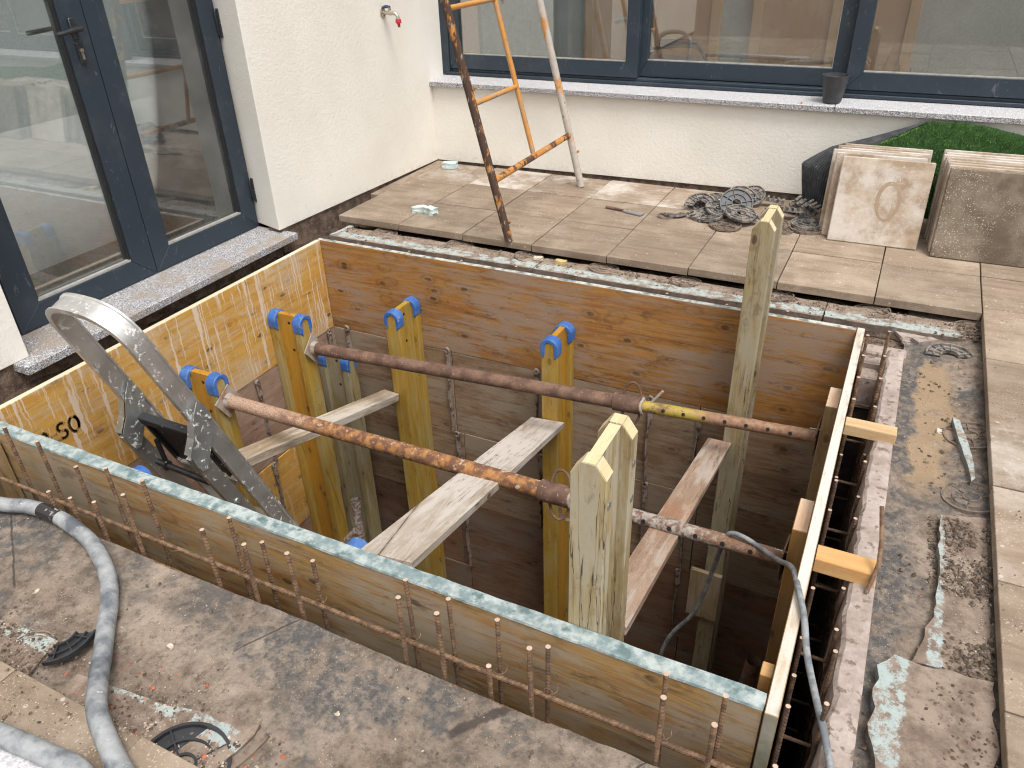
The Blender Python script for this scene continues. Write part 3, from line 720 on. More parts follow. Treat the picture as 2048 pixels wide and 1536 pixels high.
b.box(XB, -0.07, -1.84, -0.405, -0.16, -0.018)
b.build('plinth', M['soil_brown'], WL)
b = MB()
def cut_slab(b, x0, x1, y0, y1, z0, z1, mi=0): b.box(x0, x1, y0, y1, z0, z1, mi=mi)
b.box(-0.32, 0.008, -1.905, -0.352, -0.014, 0.022)
b.build('door_sill', M['granite'], WL, bevel=0.003)
XD = -0.25
# door leaves: stiles and rails, mitred corners read as recessed lines
def leaf(name, y0, y1, z0, z1, st, rail, x, parent, handle_side):
    b = MB()
    d0, d1 = x - 0.06, x
    b.prism([(y0, z0), (y0 + st, z0 + rail), (y0 + st, z1 - rail), (y0, z1)], 'x', d0, d1)
    b.prism([(y1, z0), (y1 - st, z0 + rail), (y1 - st, z1 - rail), (y1, z1)], 'x', d0, d1)
    b.prism([(y0 + 0.0012, z0), (y1 - 0.0012, z0), (y1 - st, z0 + rail - 0.0012), (y0 + st, z0 + rail - 0.0012)], 'x', d0, d1 - 0.0006)
    b.prism([(y0 + 0.0012, z1), (y1 - 0.0012, z1), (y1 - st, z1 - rail), (y0 + st, z1 - rail)], 'x', d0, d1 - 0.0006)
    o = b.build(name, M['frame'], parent, bevel=0.0015)
    a, c, e, f = y0 + st, y1 - st, z0 + rail, z1 - rail
    b = MB()
    b.box(x - 0.034, x - 0.028, a - 0.01, c + 0.01, e - 0.01, f + 0.01)
    b.build('glass_pane', M['glass'], o)
    b = MB()
    for (p, q, r_, s_) in ((a, a + 0.007, e, f), (c - 0.007, c, e, f)): b.box(x - 0.026, x - 0.008, p, q, r_, s_)
    b.build('gasket', M['gasket'], o)
    b = MB(); b.box(x - 0.026, x - 0.006, a, c, e, e + 0.009)
    b.build('glazing_bead', M['bead'], o)
    return o
lr = leaf('door_leaf', -1.045, -0.362, 0.027, 2.12, 0.098, 0.098, XD, WL, 0)
ll = leaf('door_leaf', -1.738, -1.049, 0.027, 2.12, 0.112, 0.098, XD, WL, 0)
b = MB()
b.box(XD - 0.07, XD - 0.012, -0.360, -0.3465, 0.02, 2.15); b.box(XD - 0.07, XD - 0.012, -1.86, -1.741, 0.02, 2.15)
b.box(XD - 0.07, XD - 0.012, -1.741, -0.36, 2.121, 2.15)
b.build('door_frame', M['frame'], WL, bevel=0.002)
for z in (0.17, 0.97, 1.75):
    b = MB(); b.tube([(XD + 0.012, -0.352, z - .01), (XD + 0.012, -0.352, z + 0.052)], 0.010, 10); b.tube([(XD + 0.012, -0.352, z + 0.055), (XD + 0.012, -0.352, z + 0.115)], 0.010, 10)
    b.box(XD - 0.004, XD + 0.010, -0.372, -0.345, z + 0.0, z + 0.105)
    b.build('hinge', M['black_plastic'], lr, bevel=0.001)
b = MB()
b.box(XD, XD + 0.010, -1.130, -1.102, 1.045, 1.125)
b.tube([(XD + 0.008, -1.116, 1.085), (XD + 0.050, -1.116, 1.085)], 0.010, 10)
b.tube([(XD + 0.048, -1.108, 1.087), (XD + 0.050, -1.155, 1.084), (XD + 0.048, -1.20, 1.078), (XD + 0.044, -1.222, 1.076)], [0.010, 0.010, 0.009, 0.008], 10)
b.build('handle', M['black_plastic'], ll, bevel=0.003)
b = MB(); b.box(XD, XD + 0.009, -1.126, -1.098, 0.955, 1.035)
b.build('lock_plate', M['black_plastic'], ll, bevel=0.003)
b = MB(); b.tube([(XD + 0.008, -1.112, 1.005), (XD + 0.014, -1.112, 1.005)], 0.0085, 12); b.box(XD + 0.008, XD + 0.014, -1.117, -1.107, 0.972, 1.0)
b.build('lock_cylinder', M['chrome'], ll)
# inner handle seen through glass
b = MB(); b.tube([(XD - 0.06, -1.13, 1.085), (XD - 0.10, -1.13, 1.085), (XD - 0.10, -1.24, 1.08)], 0.009, 10)
b.build('inner_handle', M['black_plastic'], ll)

WR = thing('building_wing', 'low cream rendered wall with long dark framed window above a granite sill', 'building', (0, 1.204, 0))
b = MB()
YW = 1.204
b.prism([(X0 - 0.002, 0.004), (2.9, 0.034), (7.0, 0.034), (7.0, 0.485), (X0 - 0.002, 0.485)], 'y', YW, 1.50)
b.box(X0 - 0.3, 7.0, 1.36, 1.50, 2.05, 3.0); b.box(5.6, 7.0, YW, 1.5, 0.485, 2.05)
b.build('wall', M['stucco'], WR, bevel=0.002)
b = MB(); b.box(X0 - 0.002, 7.0, YW + 0.010, 1.5, -0.16, 0.03)
b.build('plinth', M['soil_brown'], WR)
for (xa, xb) in ((X0 - 0.001, 2.409), (2.412, 4.6), (4.603, 5.6)):
    b = MB()
    b.prism([(1.165, 0.487), (1.40, 0.494), (1.40, 0.530), (1.165, 0.517)], 'x', xa, xb)
    b.build('window_sill', M['granite'], WR, bevel=0.0025)
YF = 1.36
b = MB()      # outer frame with two track lips
b.box(-0.066, 5.6, YF - 0.012, YF + 0.10, 0.531, 0.549); b.box(-0.064, 5.6, YF + 0.012, YF + 0.10, 0.549, 0.566)
b.box(-0.066, -0.012, YF - 0.012, YF + 0.10, 0.549, 2.05); b.box(-0.012, 5.6, YF - 0.012, YF + 0.10, 1.99, 2.05)
b.build('window_frame', M['frame'], WR, bevel=0.002)
def sash(x0, x1, y, z0, z1, st, rail, st2=None):
    st2 = st2 or st
    b = MB(); d0, d1 = y, y + 0.05
    b.prism([(x0, z0), (x0 + st, z0 + rail), (x0 + st, z1 - rail), (x0, z1)], 'y', d0, d1)
    b.prism([(x1, z0), (x1 - st2, z0 + rail), (x1 - st2, z1 - rail), (x1, z1)], 'y', d0, d1)
    b.prism([(x0 + 0.001, z0), (x1 - 0.001, z0), (x1 - st2, z0 + rail - 0.001), (x0 + st, z0 + rail - 0.001)], 'y', d0 + 0.0006, d1)
    b.prism([(x0 + 0.001, z1), (x1 - 0.001, z1), (x1 - st2, z1 - rail), (x0 + st, z1 - rail)], 'y', d0 + 0.0006, d1)
    o = b.build('window_sash', M['frame'], WR, bevel=0.0015)
    b = MB(); b.box(x0 + st - 0.01, x1 - st2 + 0.01, y + 0.022, y + 0.028, z0 + rail - 0.01, z1 - rail + 0.01)
    b.build('glass_pane', M['glass'], o)
    b = MB()
    b.box(x0 + st, x1 - st2, y + 0.006, y + 0.02, z0 + rail, z0 + rail + 0.006)
    b.box(x1 - st2 - 0.004, x1 - st2, y + 0.006, y + 0.02, z0 + rail + 0.006, z1 - rail)
    b.build('glazing_bead', M['bead'], o)
    return o
sash(-0.010, 1.268, YF, 0.569, 1.985, 0.075, 0.088)
sash(1.255, 2.42, YF + 0.055, 0.571, 1.985, 0.055, 0.09, 0.0755)
sash(2.424, 3.92, YF + 0.003, 0.569, 1.985, 0.082, 0.09)
sash(3.90, 5.58, YF + 0.055, 0.571, 1.985, 0.07, 0.09)

# rooms behind the glass, left roofless so sky light fills them
b = MB()
b.box(-0.064 - 0.3, 7, 1.5, 4.2, -0.02, 0.0); b.box(-5.0, -0.36, -5.0, 4.2, -0.03, 0.012)
tag(b.build('room_floor', M['int_floor']), kind='structure')
b = MB(); b.box(-0.5, 7, 2.66, 2.8, 0.0, 3.0)
b.box(-4.0, -3.9, -5, 4.2, 0.012, 3.0)
tag(b.build('room_wall', M['int_green']), kind='structure')
def joinery(label, bx):
    root = thing('interior_door', label, 'door', (bx[0], 2.6, 0))
    b = MB(); b.box(bx[0] + 0.07, bx[1] - 0.07, 2.618, 2.65, 0.0, 2.1); b.build('door_leaf', M['int_wood'], root, bevel=0.002)
    b = MB(); b.box(bx[0], bx[0] + 0.068, 2.60, 2.655, 0.0, 2.1); b.box(bx[1] - 0.068, bx[1], 2.60, 2.655, 0.0, 2.1); b.build('door_frame', M['int_wood_lt'], root, bevel=0.002)
joinery('brown wooden inner door behind glass left of the first mullion', (0.44, 0.90))
joinery('brown wooden inner door behind the middle window pane, behind the armchair', (0.915, 1.45))
joinery('brown wooden inner door behind glass left of the wide mullion', (1.665, 2.24))
joinery('brown wooden inner door behind glass right of the wide mullion', (2.30, 2.70))
b = MB()
for i in range(30):
    x0 = -0.35 + i * 0.02
    b.box(x0, x0 + 0.02, 2.44 + 0.006 * math.sin(i * .7), 2.45 + 0.006 * math.sin(i * .7), 0.02, 2.2)
tag(b.build('curtain', M['curtain'], loc=(0, 2.45, 0)), 'pale green curtain hanging inside behind the left window pane', 'curtain')
ch = thing('armchair', 'grey chair with looped black armrests just inside the middle window pane', 'chair', (1.15, 1.9, 0))
b = MB(); b.tube([(1.13, 1.9, 0.60), (1.17, 1.9, 0.655), (1.30, 1.9, 0.672), (1.46, 1.9, 0.682), (1.50, 1.9, 0.66), (1.545, 1.9, 0.60), (1.56, 1.9, 0.45), (1.55, 1.9, 0.02)], 0.011, 8); b.build('arm_tube', M['chair'], ch)
b = MB(); b.tube([(1.235, 1.9, 0.695), (1.36, 1.9, 0.702), (1.47, 1.9, 0.70), (1.505, 1.9, 0.67)], 0.018, 10); b.build('armrest', M['black_plastic'], ch)
b = MB(); b.tube([(0.86, 2.1, 0.79), (0.90, 2.1, 0.80), (0.98, 2.1, 0.80), (1.04, 2.1, 0.76), (1.06, 2.1, 0.66)], 0.018, 10); b.build('armrest', M['steel'], ch)
b = MB(); b.box(1.10, 1.50, 1.78, 2.2, 0.50, 0.585); b.build('seat', M['chair'], ch, bevel=0.03)
b = MB(); b.box(1.04, 1.10, 1.80, 2.2, 0.55, 1.1); b.build('backrest', M['chair'], ch, bevel=0.02)
b = MB(); b.box(-0.80, -0.42, -1.75, -0.45, 0.013, 0.03)
tag(b.build('door_mat', M['mat'], loc=(-0.6, -1.1, 0.012)), 'grey ribbed mat on the floor just inside the double door', 'mat')
b = MB()
for i in range(26):
    y0 = -2.05 + i * 0.022
    b.box(-0.62 + 0.02 * math.sin(i * 1.3), -0.61 + 0.02 * math.sin(i * 1.3), y0, y0 + 0.022, 0.03, 2.2)
tag(b.build('curtain', M['curtain'], loc=(-0.6, -1.8, 0.03)), 'pale grey green curtain inside behind the left door leaf', 'curtain')

# tap
T = thing('garden_tap', 'nickel garden tap with red hose connector on the cream wall', 'tap', (X0, 0.727, 0.965))
ty, tz = 0.727, 0.962
b = MB(); b.tube([(X0 - .002, ty, tz), (X0 + 0.006, ty, tz), (X0 + 0.012, ty, tz)], [0.026, 0.026, 0.014], 20); b.build('rosette', M['chrome'], T)
b = MB(); b.tube([(X0 + 0.01, ty, tz), (X0 + 0.035, ty, tz), (X0 + 0.05, ty, tz), (X0 + 0.075, ty, tz), (X0 + 0.093, ty, tz - 0.006), (X0 + 0.102, ty, tz - 0.02), (X0 + 0.104, ty, tz - 0.032)], [0.011, 0.010, 0.014, 0.011, 0.0105, 0.010, 0.010], 14)
b.tube([(X0 + 0.05, ty, tz), (X0 + 0.05, ty, tz + 0.028)], 0.009, 10); b.build('body', M['chrome'], T)
b = MB(); b.tube([(X0 + 0.055, ty, tz + 0.030), (X0 + 0.03, ty, tz + 0.033), (X0 + 0.005, ty - 0.006, tz + 0.026)], [0.007, 0.009, 0.006], 8); b.build('lever', M['chrome_blue'], T)
b = MB(); b.tube([(X0 + 0.104, ty, tz - 0.030), (X0 + 0.104, ty, tz - 0.036), (X0 + 0.105, ty, tz - 0.052), (X0 + 0.105, ty, tz - 0.054), (X0 + 0.106, ty, tz - 0.074)], [0.014, 0.016, 0.017, 0.009, 0.0075], 12); b.build('hose_connector', M['red'], T)

# ------------------------------------------------------------------ formwork box
XL, XR, YN, YFW = 0.152, 2.762, -2.165, -0.352
ROWS = [(-0.003 - 0.5 * k, -0.5 * (k + 1)) for k in range(5)]
def sheets(root, axis, a0, a1, t0, t1, mats, topm, splits, topmi=True):
    for k, (zt, zb) in enumerate(ROWS):
        zt2 = 0.0 if k == 0 else zt
        cuts = [a0] + ([] if k == 0 else [c + 0.02 * ((k * 37) % 5 - 2) for c in splits]) + [a1]
        for p, q in zip(cuts, cuts[1:]):
            b = MB(); d = 0.0 if k == 0 else random.uniform(-0.003, 0.003)
            g_ = 0.002
            if axis == 'x': b.box(p + g_, q - g_, t0 + d, t1 + d, zb, zt2, top=1 if k == 0 else None)
            else: b.box(t0 + d, t1 + d, p + g_, q - g_, zb, zt2, top=1 if k == 0 else None)
            b.build('sheet', [mats[k % len(mats)], topm], root, bevel=0.0018)
FW_L = thing('formwork_wall', 'yellow formwork wall along the door side, streaked with cement drips', 'formwork', (XL, -1.25, 0))
sheets(FW_L, 'y', YN, YFW, XL - 0.027, XL, [M['f_yellow'], M['f_pink'], M['f_yellow2'], M['f_pink'], M['f_yellow2']], M['pale_edge'], [])
FW_F = thing('formwork_wall', 'orange brown formwork wall on the far side, below the paved terrace', 'formwork', (1.45, YFW, 0))
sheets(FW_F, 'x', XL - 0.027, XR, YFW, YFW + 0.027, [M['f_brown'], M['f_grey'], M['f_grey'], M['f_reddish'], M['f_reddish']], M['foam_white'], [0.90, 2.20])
FW_R = thing('formwork_wall', 'right formwork wall with pale sawn top edge beside the narrow rebar gap', 'formwork', (XR, -1.25, 0))
for k, (zt, zb) in enumerate(ROWS):
    b = MB(); b.box(XR, XR + 0.029, -2.212, YFW + 0.028, zb, 0.0 if k == 0 else zt, top=1)
    fs = b.bm.faces[:]
    b.bm.faces.ensure_lookup_table(); b.bm.faces[2].material_index = 2
    b.build('sheet', [M['f_right'], M['pale_edge_dirty'], M['end_green']], FW_R, bevel=0.0018)
FW_N = thing('formwork_wall', 'near formwork wall with blue green stained top, rebar standing in front', 'formwork', (1.45, YN, 0))
for k, (zt, zb) in enumerate(ROWS):
    b = MB(); b.box(XL - 0.06, XR - 0.002, YN - 0.027, YN, zb, -0.001 if k == 0 else zt)
    b.build('sheet', [M['f_near']], FW_N, bevel=0.0018)
b = MB()      # stained edge strip along the top, slightly ragged
n = 130; rows = []
for i in range(n + 1):
    x = XL - 0.06 + (XR - 0.003 - XL + 0.06) * i / n
    r1 = fbm(x * 11, 0.3) * 0.0015; r2 = fbm(x * 13, 5.3) * 0.002
    rows.append([b.bm.verts.new(p) for p in ((x, YN - 0.0285 - 0.014 + r2, -0.004), (x, YN - 0.0285 - 0.012 + r2, 0.002 + r1), (x, YN + 0.001 + r1, 0.0025 + r1), (x, YN + 0.002 + r1, -0.003))])
for A, B in zip(rows, rows[1:]):
    for k in range(3): b.bm.faces.new((A[k], A[k + 1], B[k + 1], B[k]))
    b.bm.faces.new((A[3], A[0], B[0], B[3]))
b.bm.faces.new(rows[0]); b.bm.faces.new(rows[-1])
b.build('stained_edge', M['foam_top'], FW_N)
b = MB(); b.box(XL - 0.06, XR - 0.004, YN - 0.0405, YN - 0.0275, -0.5, -0.0045)
b.build('outer_facing', M['f_near'], FW_N, bevel=0.001)

# stencilled letters on the yellow sheet:  -SO with the tail of another letter
def stroke(b, pts, w=0.010):
    x = XL + 0.0007
    for (p, q) in zip(pts, pts[1:]):
        p = Vector((x, *p)); q = Vector((x, *q)); t = (q - p).normalized(); nn = Vector((0, -t.z, t.y)) * w / 2
        e = t * w * 0.3
        vs = [b.bm.verts.new(v) for v in (p - nn - e, q - nn + e, q + nn + e, p + nn - e)]
        b.bm.faces.new(vs)
def arc(cy, cz, ry, rz, a0, a1, n=10):
    return [(cy + ry * math.cos(R(a0 + (a1 - a0) * i / n)), cz + rz * math.sin(R(a0 + (a1 - a0) * i / n))) for i in range(n + 1)]
b = MB()
zc = -0.198
stroke(b, arc(-1.893, zc, 0.019, 0.032, -55, 70), .012); stroke(b, arc(-1.893, zc, 0.019, 0.032, 95, 280), .012)
stroke(b, arc(-1.943, zc + 0.016, 0.016, 0.016, 30, 255, 8), .012); stroke(b, arc(-1.943, zc - 0.016, 0.016, 0.016, -150, 80, 8), .012)
stroke(b, [(-1.990, zc), (-1.968, zc)], .012); stroke(b, arc(-2.018, zc + 0.014, 0.016, 0.018, -80, 90, 6), .012); stroke(b, arc(-2.018, zc - 0.018, 0.016, 0.015, -80, 90, 6), .012)
b.build('stencil_letters', M['ink'], FW_L, recalc=False)

# ------------------------------------------------------------------ timber beams
def hbeam(label, px, py, d, ztop, zbot, mf, mw, cap, group='timber I-beams bracing the formwork', marks=False, lean=(0, 0), tops=None):
    """px,py: centre of the flange face on the formwork; d: direction into the pit"""
    root = thing('formwork_beam', label, 'beam', (px, py, zbot), group)
    dx, dy = d; tx, ty_ = -dy, dx
    def mat():
        return Matrix(((tx, dx, 0, px), (ty_, dy, 0, py), (0, 0, 1, 0), (0, 0, 0, 1)))
    m = mat(); W = 0.040
    if cap:
        top = [(W * math.cos(R(a)), ztop - 0.044 + 0.040 * math.sin(R(a))) for a in range(0, 181, 18)]
        prof = [(-W, zbot), (W, zbot)] + top
    else:
        prof = [(-W, zbot), (W, zbot), (W, ztop - 0.034), (W - 0.024, ztop), (-W + 0.024, ztop), (-W, ztop - 0.034)]
    for (a, c) in ((0.001, 0.041), (0.159, 0.199)):
        b = MB(); b.prism(prof, 'y', a, c, mat=m)
        if not cap:
            for f in b.bm.faces:
                nn = f.calc_center_median()
                if nn.z > ztop - 0.030: f.material_index = 1
        b.build('flange', [mf, M['beam_cut']], root, bevel=0.002)
    b = MB(); b.box(-0.0135, 0.0135, 0.0412, 0.1588, zbot, ztop - 0.008 if cap else ztop - 0.003, mat=m, top=1)
    b.build('web', [mw, M['beam_cut'] if not cap else mw], root)
    b = MB()                                   # bolt holes near the top
    for zz in ((ztop - 0.05, ztop - 0.20) if cap else ()):
        for sx in (-0.0140, 0.0138):
            b.tube([m @ Vector((sx, 0.11, zz)), m @ Vector((sx + 0.0002 * (1 if sx > 0 else -1), 0.11, zz))], 0.008, 12)
    if cap: b.build('bolt_hole', M['gasket'], root)
    else: b.bm.free()
    if cap:
        for (a, c) in ((-0.0, 0.047), (0.153, 0.204)):
            cz = ztop - 0.044; ro, ri = 0.0445, 0.022
            out = [(ro * math.cos(R(t)), cz + ro * math.sin(R(t))) for t in range(0, 181, 15)]
            inn = [(ri * math.cos(R(t)), cz + ri * 1.05 * math.sin(R(t))) for t in range(180, -1, -15)]
            pr_ = [(ro, cz - 0.035)] + out + [(-ro, cz - 0.035), (-ri - 0.004, cz - 0.058), (-ri, cz - 0.03)] + inn + [(ri, cz - 0.03), (ri + 0.004, cz - 0.058)]
            b = MB(); b.prism(pr_, 'y', a - (0.0 if a < 0.1 else 0), c, mat=m)
            b.build('end_cap', M['blue'], root, bevel=0.004)
    if not cap:
        for (sx, sy, sz) in ((0.0405, 0.02, ztop - 0.11), (0.0405, 0.18, ztop - 0.11), (0.0405, 0.18, ztop - 0.21)):
            b = MB(); b.tube([m @ Vector((s_ * sx, sy, sz)) for s_ in (1.0, 1.03)], 0.009, 12); b.build('dowel', M['steel'], root)
            b = MB(); b.tube([m @ Vector((-s_ * sx, sy, sz)) for s_ in (1.0, 1.03)], 0.009, 12); b.build('dowel', M['steel'], root)
    if marks:
        for (txt, z, sz) in (('L', -0.62, 0.045), ('20', -0.70, 0.045), ('L', -0.83, 0.05)):
            cu = bpy.data.curves.new('mark', 'FONT'); cu.body = txt; cu.size = sz; cu.extrude = 0.0002
            o = bpy.data.objects.new('printed_mark', cu); col.objects.link(o)
            dg = bpy.context.evaluated_depsgraph_get(); me = bpy.data.meshes.new_from_object(o.evaluated_get(dg))
            bpy.data.objects.remove(o)
            me.materials.append(M['ink'])
            o = bpy.data.objects.new('printed_mark', me); col.objects.link(o); o.parent = root
            # on the outer flange face (normal d), reading downwards
            Rm = Matrix((( -tx * 0 + 0, tx, dx, 0), (0, ty_, dy, 0), (-1, 0, 0, 0), (0, 0, 0, 1)))
            o.matrix_local = Matrix.Translation(Vector((dx * 0.1995, dy * 0.1995, z - zbot)) + Vector((tx, ty_, 0)) * -0.015) @ Rm
    return root
ZBM = -2.45
hbeam('capped yellow beam by the door side, holding the plate of the far prop', XL, -0.782, (1, 0), -0.205, ZBM, M['beam'], M['beam_web'], True, marks=True)
hbeam('capped yellow beam behind the stepladder, holding the plate of the near prop', XL, -1.352, (1, 0), -0.228, ZBM, M['beam'], M['beam_web'], True)
hbeam('dusty olive beam set low in the far left corner', XL, -0.490, (1, 0), -0.568, ZBM, M['beam_dull'], M['beam_dull'], True)
hbeam('left capped yellow beam on the far formwork wall', 0.695, YFW, (0, -1), -0.222, ZBM, M['beam'], M['beam'], True)
hbeam('right capped yellow beam on the far formwork wall, at the end of the pale plank', 1.543, YFW, (0, -1), -0.197, ZBM, M['beam'], M['beam_web'], True)
hbeam('tall weathered beam without caps on the far wall, rising above the terrace', 2.387, YFW, (0, -1), 0.455, ZBM, M['beam_tall'], M['beam_tall'], False)
hbeam('tall weathered beam without caps against the near wall', 2.345, YN + 0.002, (0, 1), 0.475, ZBM, M['beam_pale'], M['beam_pale'], False)
hbeam('near wall beam whose blue cap just shows left of the stepladder legs', 0.592, YN + 0.002, (0, 1), -0.212, ZBM, M['beam'], M['beam_web'], True)
hbeam('near wall beam whose blue cap shows beside the end of the pale plank', 1.536, YN + 0.002, (0, 1), -0.196, ZBM, M['beam'], M['beam_web'], True)

# ------------------------------------------------------------------ loose planks spanning the pit
def plank(label, p0, p1, w, t, m, yaw=0):
    p0, p1 = Vector(p0), Vector(p1); u = (p1 - p0); L = u.length; u.normalize()
    s_ = u.cross(Vector((0, 0, 1))).normalized(); nrm = s_.cross(u).normalized()
    b = MB(); mt = Matrix(((s_.x, u.x, nrm.x, p0.x), (s_.y, u.y, nrm.y, p0.y), (s_.z, u.z, nrm.z, p0.z), (0, 0, 0, 1)))
    b.box(-w / 2, w / 2, 0, L, -t, 0, mat=None)
    bmesh.ops.bisect_plane(b.bm, geom=b.bm.verts[:] + b.bm.edges[:] + b.bm.faces[:], plane_co=(0, L / 2, 0), plane_no=(0, 1, 0))
    o = b.build('plank', m, bevel=0.002, jitter=0.0012)
    o.matrix_world = mt
    return tag(o, label, 'plank', 'planks spanning between the beams')
plank('wide cement whitened plank crossing the middle of the pit', (1.535, -0.556, -0.625), (1.728, -2.085, -0.085), 0.162, 0.030, M['plank_pale'])
plank('narrow grey batten passing behind the stepladder', (0.645, -0.556, -0.690), (0.560, -1.60, -0.455), 0.098, 0.040, M['plank_grey'])
plank('brown stained plank leaning beside the tall far beam', (2.335, -0.556, -0.512), (2.338, -1.955, -0.19), 0.098, 0.028, M['plank_brown'])

# uprights at the right wall and spacer blocks over the gap
def upright(label, y0, y1, m, zt):
    b = MB(); b.box(XR - 0.042, XR - 0.001, y0, y1, -2.4, zt, top=1)
    o = b.build('upright_timber', [m, M['upright_end']], bevel=0.002, loc=(XR - 0.02, (y0 + y1) / 2, -2.4))
    tag(o, label, 'timber', 'upright timbers on the right wall')
upright('olive brown upright timber behind the end of the far prop', -0.835, -0.695, M['upright'], -0.075)
upright('orange brown upright timber behind the end of the near prop', -1.535, -1.385, M['upright_orange'], -0.070)
b = MB(); b.box(XR - 0.028, XR - 0.0015, -2.085, -2.045, -0.5, -0.04)
tag(b.build('wooden_peg', M['block'], bevel=0.002, loc=(XR - .015, -2.06, -.1)), 'small wooden peg tucked into the near right corner of the formwork', 'wood offcut')
def spacer(label, y0, y1, z0, z1, x1, m, rz):
    b = MB(); b.box(0, x1 - XR - 0.030, y0 - y1, 0, z0, z1)
    o = b.build('spacer_block', m, bevel=0.0015, jitter=0.0008); o.location = (XR + 0.0305, y1, 0); o.rotation_euler = (0, 0, R(rz))
    tag(o, label, 'timber block', 'timber blocks bridging the gap')
spacer('pale timber block bridging the gap, further from the camera', -1.045, -0.995, -0.040, -0.002, 2.944, M['block_pale'], 0)
spacer('orange timber block bridging the gap, nearer the camera', -1.715, -1.655, -0.038, 0.004, 2.936, M['block'], 0)

# small offcut nailed on the tall beam
b = MB(); b.box(2.285, 2.432, YFW - 0.222, YFW - 0.2005, -1.56, -1.265)
tag(b.build('wood_offcut', M['offcut'], bevel=0.002, loc=(2.36, YFW - 0.21, -1.41)), 'square board offcut nailed low on the tall far beam', 'wood offcut')

# form tie straps
def strap(label, x, y, z0, z1, axis):
    root = thing('form_tie', label, 'form tie', (x, y, z1), 'steel ties in the sheet joints')
    b = MB(); pts = []; n = 16
    for i in range(n + 1):
        t = i / n; pts.append((x + 0.004 * math.sin(t * 9), y, z0 + (z1 - z0) * t))
    ups = []
    for i in range(n + 1):
        a = math.pi * (min(1, max(0, (i / n - 0.12) / 0.15))) * 0.5 + (0 if axis == 'x' else math.pi / 2)
        ups.append((math.cos(a), math.sin(a), 0))
    w, t_ = 0.0125, 0.003
    b.sweep(pts, ups, [(-w, -t_), (w, -t_), (w, t_), (-w, t_)])
    b.build('strap', M['strap'], root)
    b = MB(); c = (x, y, z0 + 0.012)
    b.tube([(x + (0.010 if axis == 'x' else 0) * math.cos(k * math.pi / 5), y + (0 if axis == 'x' else 0.010) * math.cos(k * math.pi / 5), z0 + 0.010 + 0.013 * math.sin(k * math.pi / 5)) for k in range(10)], 0.0075, 6, closed=True)
    b.build('loop', M['strap'], root)
for i, (x, z0, z1) in enumerate(((0.883, -0.50, -0.99), (0.905, -1.02, -1.5), (0.925, -1.52, -2.0), (1.392, -0.51, -1.0), (1.405, -1.02, -1.5), (0.248, -0.50, -0.98), (1.97, -0.52, -1.0), (1.975, -1.02, -1.5), (2.20, -0.54, -1.0), (2.19, -1.02, -1.5), (2.185, -1.52, -2.0), (2.725, -0.56, -1.0), (2.72, -1.02, -1.5))):
    strap('%s level steel tie on the far formwork, %s' % (('top', 'second', 'third')[int(-z0 / 0.5) - 1], 'in the left corner' if x < 0.5 else 'between left and right capped beams' if x < 1.2 else 'beside the right capped beam' if x < 1.6 else 'left of the tall beam' if x < 2.1 else 'behind the tall beam' if x < 2.5 else 'in the right corner'), x, YFW - 0.012, z0, z1, 'x')
for i, (y, z0, z1) in enumerate(((-0.984, -0.525, -1.0), (-1.0, -1.02, -1.5), (-0.415, -0.515, -0.95))):
    strap('steel tie strap on the yellow formwork, %s' % ('between the two capped beams, upper', 'between the two capped beams, lower', 'in the far corner')[i], XL + 0.012, y, z0, z1, 'y')

